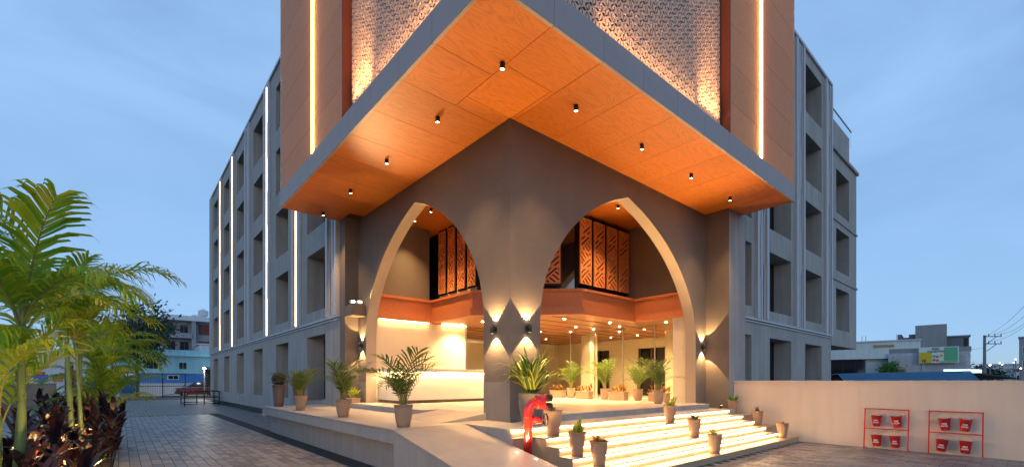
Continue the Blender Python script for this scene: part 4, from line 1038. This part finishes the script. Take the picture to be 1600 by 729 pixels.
part(hg, 'stair_room', 'white_wall', (3.4,87,12.4,5.4,90,12.9))
wt_ = house('water_tank', 'white water tank on the concrete house roof', 'water tank', (5.0,87.5,12.9)); b = MB(); b.lathe([(.001,0),(.75,0),(.78,.15),(.75,.3),(.78,.45),(.75,.6),(.78,.75),(.6,.95),(.25,1.05),(.25,1.15),(.001,1.15)], 18); b.build('tank', 'tank_white', wt_)
hw = house('white_outhouse', 'small white walled house between the blue and concrete houses'); part(hw, 'wall', 'white_wall', (3.2,76,0,9,82,7.2)); window_in(hw, 4.4, 5.6, 5.0, 6.3, 76); part(hw, 'roof_slab', 'white_wall', (3.0,75.8,7.2,9.2,82,7.35))
hw2 = house('white_house', 'plain white house behind the palm fronds beside the blue house'); part(hw2, 'wall', 'white_wall', (-8,74,0,-1.2,80,7.6)); window_in(hw2, -5, 5, -4, 6, 74); part(hw2, 'roof_slab', 'white_wall', (-8.2,73.8,7.6,-1.0,80.2,7.75))
# boundary wall of the street side and gate
w = thing('street_wall', 'low white wall behind the black gate', 'wall'); part(w, 'wall_panel', 'white_wall', (-6.2,57.0,-.02,4.5,57.2,1.35)); part(w, 'coping', 'white_wall', (-6.2,56.95,1.35,4.5,57.25,1.42))
gt = thing('black_gate', 'black metal frame gate at the end of the driveway', 'gate', (0,51,0))
for x in (-4.45, -2.6, -.75, 1.2): b = MB(); b.bar((x,0,0),(x,0,2.45),.08); b.build('post', 'black_metal', gt)
for z in (.12, 1.15, 2.42): b = MB(); b.bar((-4.4,0,z),(1.2,0,z),.055); b.build('rail', 'black_metal', gt)
b = MB()
for i in range(30): x = -4.3+i*.185; b.bar((x,0,.15),(x,0,2.4),.012)
b.build('mesh_bars', 'black_metal', gt)
b = MB(); b.tube([(-2.5,.06,.2),(-1.7,.06,.3),(-1.0,.06,.8),(-.8,.06,1.3)], .03, 6); b.build('cable', 'black_rubber', gt)
mb = thing('meter_cabinet', 'dark blue cabinet with two white meter boxes beside the gate', 'cabinet', (-5.3,50.6,0)); part(mb, 'cabinet', 'tin_blue', (-.65,-.3,.5,.65,.3,2.6)); part(mb, 'plinth', 'concrete', (-.6,-.28,0,.6,.28,.5))
for x in (-.5, .05): q = part(mb, 'meter_box', 'white_paint', (x,-.36,1.75,x+.45,-.301,2.4)); part(q, 'meter_window', 'dark_glass', (x+.12,-.37,2.0,x+.33,-.361,2.25))
kb = thing('kerb_stone', 'yellow painted kerb at the foot of the gate', 'kerb', (0,50.2,0)); part(kb, 'kerb_block', 'kerb_yellow', (-1.2,-.15,0,1.9,.15,.16))
# barricade
bc = thing('barricade', 'low black steel barricade frame standing on the driveway', 'barrier', (-1.5,32.2,0))
for (x, y) in ((-1.1,-2.0),(-1.0,1.6),(.9,-1.6),(1.0,1.5),(0,-1.8),(-.05,1.6)): b = MB(); b.bar((x,y,0),(x,y,.98),.06); b.build('post', 'black_metal', bc)
for z in (.12, .55, .95): b = MB(); b.bar((-1.1,-2.0,z),(.9,-1.6,z),.05).bar((-1.0,1.6,z),(1.0,1.5,z),.05).bar((-1.1,-2,z),(-1,1.6,z),.05).bar((.9,-1.6,z),(1.0,1.5,z),.05); b.build('rail', 'black_metal', bc)
# car in the street
ca = thing('parked_car', 'dark red car with glowing tail lights in the street beyond the gate', 'car', (.55,52.8,0), 0)
sec = [(-2.05,.42,.78,.62),(-1.95,.30,.92,.80),(-1.45,.26,.98,.86),(-.75,.24,1.02,.88),(.2,.24,1.04,.88),(1.2,.24,1.02,.88),(1.8,.28,.98,.84),(2.0,.40,.86,.70)]
b = MB()
for i, (x, z0, z1, w_) in enumerate(sec): b.v += [(x,-w_,z0),(x,w_,z0),(x,w_,z1-.08),(x,w_-.1,z1),(x,-w_+.1,z1),(x,-w_,z1-.08)]
for i in range(len(sec)-1):
    for k in range(6): b.f.append((i*6+k, i*6+(k+1)%6, i*6+6+(k+1)%6, i*6+6+k)); b.mi.append(0)
b.f += [tuple(range(6)), tuple(reversed(range(len(b.v)-6, len(b.v))))]; b.mi += [0,0]; b.build('body', 'car_paint', ca)
b = MB(); c0 = [(-1.0,-.76,1.0),(1.75,-.76,1.0),(1.45,-.62,1.46),(-.35,-.62,1.46)]; b.prism(c0, (0,0,0)) if False else None
b.v += c0 + [(x,-y,z) for x,y,z in c0]; b.f += [(0,1,2,3),(7,6,5,4),(0,3,7,4),(3,2,6,7),(2,1,5,6)]; b.mi += [0]*5; b.build('cabin_glass', 'car_glass', ca)
b = MB(); b.prism([(-.38,-.62,1.462),(1.48,-.62,1.462),(1.48,.62,1.462),(-.38,.62,1.462)], (0,0,.04)).bar((.55,-.77,1.0),(.55,-.63,1.47),.07); b.build('roof', 'car_paint', ca)
for (x, y) in ((-1.25,-.80),(-1.25,.80),(1.3,-.80),(1.3,.80)):
    b = MB(); b.tube([(x,y-.1,.31),(x,y+.1,.31)], .31, 18); wh = b.build('wheel', 'black_rubber', ca); b = MB(); b.tube([(x,y-.11,.31),(x,y+.11,.31)], .18, 12); b.build('rim', 'steel', wh)
for y in (-.6, .6): b = MB(); b.box(1.9,y-.2,.72,2.02,y+.2,.90); b.build('tail_light', 'tail_lens', ca)
for y in (-.6, .6): b = MB(); b.box(-2.04,y-.18,.62,-1.93,y+.18,.76); b.build('headlight', 'white_plastic', ca)
b = MB(); b.box(-1.6,-.905,.60,1.5,-.87,.66); b.build('side_glow', 'tail_lens', ca)  # added red glow along the side; no lamp sits there
sl = thing('street_lamp', 'glaring street lamp on a short post beside the hotel corner', 'street lamp', (.84,50.4,0)); b = MB(); b.tube([(0,0,0),(0,0,2.9)], [.06,.045], 8); b.build('post', 'pole_grey', sl)
b = MB(); b.lathe([(.001,2.90),(.10,2.92),(.12,3.0),(.07,3.08),(.001,3.10)], 12); b.build('lamp_head', 'street_lens', sl); lamp('POINT', sl, (0,-.4,3.0), 160, color=(1,.93,.78), size=.12)
# vents with lights under the hotel base
for i, y in enumerate((12.5, 15.5, 18.8)):
    t = thing('base_light', f'glowing slot light under the hotel wall, {["nearest","middle","farthest"][i]} of three', 'floor light', (-.27,y,.02), 0, 'slot lights under the hotel base')
    part(t, 'frame', 'dark_frame', (-.02,-.35,0,.0,.35,.24)); part(t, 'lens', 'led_warm', (-.035,-.06,.02,-.021,.0,.22),(-.035,.1,.02,-.021,.14,.22))
# shops behind the left wall
x, y = cw(-53, 50); sh = house('shop_row', 'white shop building with blue hoardings behind the left boundary wall', 'building', (x,y,0), -TH)
part(sh, 'wall', 'white_wall', (-8,0,0,7.5,8,5.0)); part(sh, 'roof_slab', 'white_wall', (-8.2,-.6,4.55,7.7,8,5.05)); part(sh, 'shutter', 'concrete_dark', (-4.4,-.03,2.5,-1.6,0,4.3))
part(sh, 'hoarding', 'sign_blue', (-6,-.08,1.9,-3.7,-.02,3.0)); part(sh, 'hoarding', 'sign_blue', (-2.6,-.08,1.9,-1.2,-.02,3.0)); part(sh, 'hoarding', 'sign_red', (-1.2,-.09,2.25,1.6,-.03,2.7))
part(sh, 'poster', 'sign_orange', (2.5,-.08,1.6,3.6,-.02,2.4)); part(sh, 'poster', 'sign_blue', (.4,-.08,1.6,2.0,-.02,2.4)); part(sh, 'poster', 'sign_red', (3.9,-.08,1.5,5.2,-.02,2.9)); part(sh, 'stair_room', 'brick_tan', (-6.5,3,5.05,-3.5,6,6.4)); part(sh, 'stair_room_roof', 'white_wall', (-6.7,2.8,6.4,-3.3,6.2,6.55))
x, y = cw(-46.5, 44); sg = thing('banner_sign', 'white banner with red lettering behind the left boundary wall', 'sign', (x,y,0), -TH); part(sg, 'panel', 'sign_white', (-2.0,0,1.5,-.1,.03,2.4)); part(sg, 'post', 'pole_grey', (-1.9,.04,0,-1.82,.1,1.6),(-.3,.04,0,-.22,.1,1.6)); part(sg, 'red_line', 'sign_red', (-1.85,-.012,2.0,-.3,-.002,2.22)); part(sg, 'red_line', 'sign_red', (-1.7,-.012,1.75,-.5,-.002,1.82))
# street posts near the wall end
for i, u in enumerate((104, 112)):
    x, y = cw((u-800)/710*46, 46); t = thing('utility_post', ('dark brown post behind the palms, left of the pair', 'dark brown post behind the palms, right of the pair')[i], 'post', (x,y,0)); b = MB(); b.tube([(0,0,0),(0,0,3.6)], .14, 8); b.build('shaft', 'bark', t); part(t, 'collar', 'black_metal', (-.2,-.2,.5,.2,.2,.7))
def tree(x, y, H, rx, rz, label, n, seed, m='tree_leaf', ls=.16, trunk=.18, name='leafy_tree', cat='tree', group=None):
    rnd = random.Random(seed); t = thing(name, label, cat, (x,y,0), 0, group); b = MB(); th_ = H-rz*1.2
    b.tube([(0,0,0),(.1,0,th_*.6),(.05,.1,H-rz*.6)], [trunk,trunk*.7,trunk*.3], 8)
    for i in range(6): a = i*1.05; b.tube([(.08,.03,th_*(.7+.05*i)),(rx*.35*math.cos(a),rx*.35*math.sin(a),H-rz*.9+.1*i),(rx*.7*math.cos(a),rx*.7*math.sin(a),H-rz*.6+.15*i)], [trunk*.4,trunk*.25,trunk*.08], 6)
    b.build('trunk', 'bark', t); b = MB(); cl = []
    for k in range(26):
        d = Vector((rnd.gauss(0,1),rnd.gauss(0,1),rnd.gauss(0,.8))).normalized()*rnd.uniform(.35,.95); cl.append((Vector((d.x*rx,d.y*rx,H-rz+d.z*rz)), rnd.uniform(.22,.42)*rx))
    for k in range(n):
        c, r = cl[k % 26]; d = Vector((rnd.gauss(0,.55),rnd.gauss(0,.55),rnd.gauss(0,.42)))*r; q = c+d; u = Vector((rnd.gauss(0,1),rnd.gauss(0,1),rnd.gauss(0,.7))).normalized(); v = u.orthogonal().normalized()
        s = ls*rnd.uniform(.6,1.3); b.quad(q-u*s, q+v*s*.5, q+u*s, q-v*s*.5)
    b.build('crown', m, t); return t
tree(-4.6, 55.5, 9.6, 3.6, 3.2, 'dark leafy tree behind the palms and before the white house', 5200, 81, ls=.22)
x, y = cw(-49, 55); tree(x, y, 5.6, 2.2, 2.0, 'dark rounded tree beside the shop row', 2600, 82, ls=.2)

# ------------------------------------------------------------------ background, right
CEN = {}
def cthing(name, label, cat, Xc=0, Yc=0):          # Xc, Yc: where it stands; it faces back towards the forecourt
    ph = math.atan2(Xc, Yc) if Yc else 0
    o = thing(name, label, cat, (*cw(Xc, Yc), 0), -TH-ph); CEN[o.name] = (Xc, Yc, math.cos(ph)); return o
def lx(p, X): return (X-CEN[p.name][0])*CEN[p.name][2]
def ly(p, Y): return Y-CEN[p.name][1]
def cbox(p, name, m, X0, X1, z0, z1, Y, d=6, dy=0): return part(p, name, m, (lx(p,X0),ly(p,Y+dy),z0,lx(p,X1),ly(p,Y+dy)+d,z1))
hc = cthing('pale_house', 'pale green low building with a dark shopfront beyond the boundary wall', 'building', 35.4, 45)
cbox(hc, 'wall', 'pale_paint', 30.5,40.2,3.85,5.5,45,8); cbox(hc, 'wall', 'pale_paint', 35,40.2,0,3.849,45.6,7); cbox(hc, 'shopfront', 'dark_glass', 30.5,34.99,1.5,3.8,45.5,6); cbox(hc, 'plinth', 'pale_paint', 30.5,34.99,0,1.499,45.4,6.4)
for X in (31.2, 32.6, 33.9): cbox(hc, 'mullion', 'dark_frame', X,X+.08,1.5,3.8,45.42,.06)
cbox(hc, 'coping', 'white_wall', 30.4,40.3,5.5,5.62,44.9,8.2); cbox(hc, 'wall_vent', 'brick_tan', 35.8,37.8,4.95,5.2,44.95,.05)
for X in (34.6, 35.0, 38.1): cbox(hc, 'rebar', 'dark_frame', X,X+.05,5.62,6.3,47,.05)
hk = cthing('grey_tower_house', 'dark grey unfinished concrete block with a taller middle section', 'building', 55.5, 60)
cbox(hk, 'tower', 'concrete', 53.2,57.4,0,9.1,60,6); cbox(hk, 'side_wing', 'concrete_dark', 50.7,53.19,0,7.6,60.5,5); cbox(hk, 'side_wing', 'concrete_dark', 57.41,60.2,4.9,7.4,60.4,5)
cbox(hk, 'balcony_shade', 'tin_dark', 57.45,58.9,0,4.89,60.9,4); cbox(hk, 'parapet', 'concrete_dark', 50.7,51.3,7.6,8.05,60.5,5); cbox(hk, 'parapet', 'concrete_dark', 52.3,53.19,7.6,8.0,60.5,5); cbox(hk, 'slab', 'concrete', 57.4,60.4,7.4,7.55,60.2,5.4); cbox(hk, 'slab', 'concrete', 57.4,60.4,4.75,4.89,60.2,5.4); cbox(hk, 'recess', 'tin_dark', 59.5,60.05,5.1,7.2,60.38,.05)  # dark block and dark plate carry the shade of openings in their colour
cbox(hk, 'sign_panel', 'sign_yellow', 51.4,53.0,6.5,7.2,60.38,.05)
hl = cthing('whitewashed_building', 'whitewashed brick building carrying the billboard', 'building', 38.4, 42)
cbox(hl, 'wall', 'lime_wash', 34.6,42.2,0,4.3,42,8); cbox(hl, 'parapet', 'concrete', 34.5,42.3,4.3,4.75,42.3,.3)
bk = []
brk = MB().box(0,0,0,.36,.03,.13).mesh('brick', 'lime_wash')
for r_ in range(22):
    for c_ in range(20): 
        if len(bk) < 300 and r_ >= 6: bk.append((34.65+c_*.38+(.19 if r_ % 2 else 0), .12+r_*.19))
for (X, z) in bk:
    if X < 41.8: inst('brick', brk, hl, (lx(hl,X), ly(hl,41.975), z)).scale = (.72,1,1)
cbox(hl, 'mural', 'brick_tan', 35.0,36.3,1.9,2.9,41.93,.03); cbox(hl, 'pilaster', 'lime_wash', 37.9,38.2,0,4.3,41.9,.09)
bb = cthing('billboard', 'printed billboard with green panel and yellow offer patch on the whitewashed building', 'billboard', 38.4, 42)
cbox(bb, 'panel', 'sign_white', 37.6,41.2,3.3,4.75,41.55,.06); cbox(bb, 'green_panel', 'sign_green', 39.9,41.1,3.5,4.7,41.53,.015); cbox(bb, 'yellow_patch', 'sign_yellow', 37.65,38.8,3.32,4.3,41.53,.015); cbox(bb, 'strap_line', 'sign_green', 39.5,41.1,3.36,3.46,41.53,.015)
cbox(bb, 'back_frame', 'pole_grey', 37.7,41.1,3.4,4.6,41.62,.25)
for i, (X, z, m_) in enumerate(((39.0,3.8,'sign_green'),(39.3,3.75,'sign_orange'),(39.65,3.85,'sign_yellow'),(39.0,3.45,'sign_pink'),(39.3,3.42,'sign_orange'))):
    b = MB(); b.disc((lx(bb,X),ly(bb,41.535),z+.12), .12, 10, 'y'); b.build('picture_spot', m_, bb)
def text(p, s, X, z, Y, size, m_):
    o = inst('lettering', text_mesh(s, size, .002, size*.02, m_), p, (lx(p,X),ly(p,Y),z)); o.scale = (.75,1,1); o.rotation_euler = (R(90),0,0)
text(bb, 'EURO', 39.15, 4.5, 41.52, .25, 'sign_text'); text(bb, 'COLLECTION', 39.15, 4.27, 41.52, .24, 'sign_text'); text(bb, '10', 38.05, 3.38, 41.51, .42, 'sign_text')
tr = cthing('tin_roof_shed', 'long shed with a blue corrugated metal roof just over the boundary wall', 'shed')
b = MB()
for i in range(88):
    X = 21.5+i*.1; zt = 2.12+.2*(i/88)
    b.quad((X,30,zt),(X+.05,30,zt+.03),(X+.05,29.2,1.5),(X,29.2,1.47)).quad((X+.05,30,zt+.03),(X+.1,30,zt),(X+.1,29.2,1.47),(X+.05,29.2,1.5)); b.quad((X,30,zt),(X+.05,30,zt+.03),(X+.05,33,1.9),(X,33,1.87)).quad((X+.05,30,zt+.03),(X+.1,30,zt),(X+.1,33,1.87),(X+.05,33,1.9))
b.build('roof_sheet', 'tin_blue', tr); cbox(tr, 'wall', 'concrete_dark', 21.6,30.2,0,1.6,29.6,3)
b = MB(); b.prism([(30.3,29.4,2.2),(32.9,29.4,1.85),(32.9,29.4,1.78),(30.3,29.4,2.1)], (0,3,0)); b.build('roof_edge', 'tin_dark', tr)
ls_ = cthing('lit_shop_sign', 'glowing pale green shop sign above the blue roof', 'sign'); cbox(ls_, 'light_box', 'lit_sign', 36.8,39.8,2.25,2.62,38.5,.2); cbox(ls_, 'case', 'white_wall', 36.75,39.85,2.2,2.67,38.72,.1); cbox(ls_, 'post', 'pole_grey', 37.2,37.3,0,2.2,38.75,.08); cbox(ls_, 'post', 'pole_grey', 39.2,39.3,0,2.2,38.75,.08)
X, Y = 36.3, 43.5; x, y = cw(X, Y); tree(x, y, 3.6, 1.2, 1.0, 'bright green bush beside the dark shopfront', 1500, 83, 'bush_leaf', .12, .06)
x, y = cw(64, 62); tree(x, y, 3.9, 2.2, 1.4, 'dark green tree under the power pole', 1500, 84, 'tree_leaf', .2, .12)
def power_pole(X, Y, H, label, arms):
    t = cthing('power_pole', label, 'utility pole'); b = MB(); b.tube([(X,Y,0),(X,Y,H)], [.16,.12], 10); b.build('pole', 'pole_grey', t)
    for (z, l, s) in arms:
        b = MB(); b.bar((X-.2,Y-.15,z),(X+l,Y-.15,z),.09).bar((X+.1,Y-.15,z-.8),(X+l*.7,Y-.15,z),.05); a = b.build('cross_arm', 'pole_grey', t)
        for k in range(s): b = MB(); xx = X+.3+k*(l-.35)/max(1,s-1); b.lathe([(.03,0),(.05,.06),(.03,.12),(.05,.18),(.02,.26)], 8, (xx,Y-.15,z+.05)); b.build('insulator', 'bark', a)
    return t
power_pole(52, 50, 6.7, 'grey power pole with two one sided cross arms', ((6.55,1.7,3),(5.75,1.7,3)))
power_pole(39.8, 35, 8.8, 'tall power pole cut by the right picture edge', ((8.0,.9,2),(7.1,.9,2),(6.2,.9,2),(4.1,.9,2)))
wr = cthing('overhead_wires', 'overhead wires slung between the two power poles', 'wires')
for i in range(4):
    A = Vector((52.4+.4*i,49.85,6.8-.02*i)) if i < 3 else Vector((52.6,49.85,6.0)); B = Vector((39.9,34.8,(8.1,7.2,6.5,6.3)[i]))
    b = MB(); b.tube([A.lerp(B,t_/8)-Vector((0,0,.9*math.sin(math.pi*t_/8)*.35)) for t_ in range(9)], .014, 4); b.build('wire', 'black_rubber', wr)
b = MB(); b.tube([(52,49.9,5.3),(45,51,4.6),(38,52,5.0)], .014, 4); b.build('wire', 'black_rubber', wr)
hf = cthing('far_white_block', 'far white block of flats at the right edge', 'building', 120, 110); cbox(hf, 'wall', 'white_wall', 113,128,0,5.6,110,10); cbox(hf, 'roof_slab', 'white_wall', 112.8,128.2,5.6,5.9,109.8,10.4); cbox(hf, 'band', 'brick_red', 118,127,3.9,4.6,109.9,.1)
for i in range(5): window_in(hf, lx(hf,115+i*2.4), 1.9, lx(hf,116.4+i*2.4), 3.1, 0)
hf2 = cthing('far_grey_tower', 'far grey tower block cut by the right picture edge', 'building', 106, 92); cbox(hf2, 'wall', 'concrete', 102.6,111,0,10.5,92,8); cbox(hf2, 'parapet', 'concrete', 102.4,111.2,10.5,10.8,91.8,8.4)
for r_ in range(2):
    for i in range(3): window_in(hf2, lx(hf2,103.4+i*2.6), 4.5+r_*2.8, lx(hf2,104.6+i*2.6), 5.9+r_*2.8, 0)
hf3 = cthing('far_low_block', 'low white block between the power pole and the far flats', 'building', 103, 98); cbox(hf3, 'wall', 'white_wall', 98,108,0,4.2,98,8); cbox(hf3, 'roof_slab', 'white_wall', 97.8,108.2,4.2,4.4,97.8,8.4)
for i in range(3): window_in(hf3, lx(hf3,99.5+i*2.6), 1.8, lx(hf3,100.8+i*2.6), 3.0, 0)
for i, (u, v, Y, lab) in enumerate(((1547,570,60,'street lamp with warm light nearest the power pole'),(1562,567,85,'far street lamp, left of the far close pair'),(1566,569,90,'far street lamp, right of the far close pair'),(1587,561,80,'brightest far street lamp by the right edge'),(1584,566,95,'small far street lamp under the brightest one'),(1595,575,75,'low far street lamp at the right picture edge'))):
    X = (u-800)/710*Y; z = 1.65+(595-v)/710*Y; t = cthing('far_street_lamp', lab, 'street lamp'); t['group'] = 'far street lamps'
    b = MB(); b.tube([(X,Y,0),(X,Y,z)], .07, 6); b.build('post', 'pole_grey', t); b = MB(); b.lathe([(.001,-.06),(.09,-.05),(.11,.02),(.05,.08),(.001,.09)], 10, (X,Y,z)); b.build('lamp_head', 'far_lens', t)
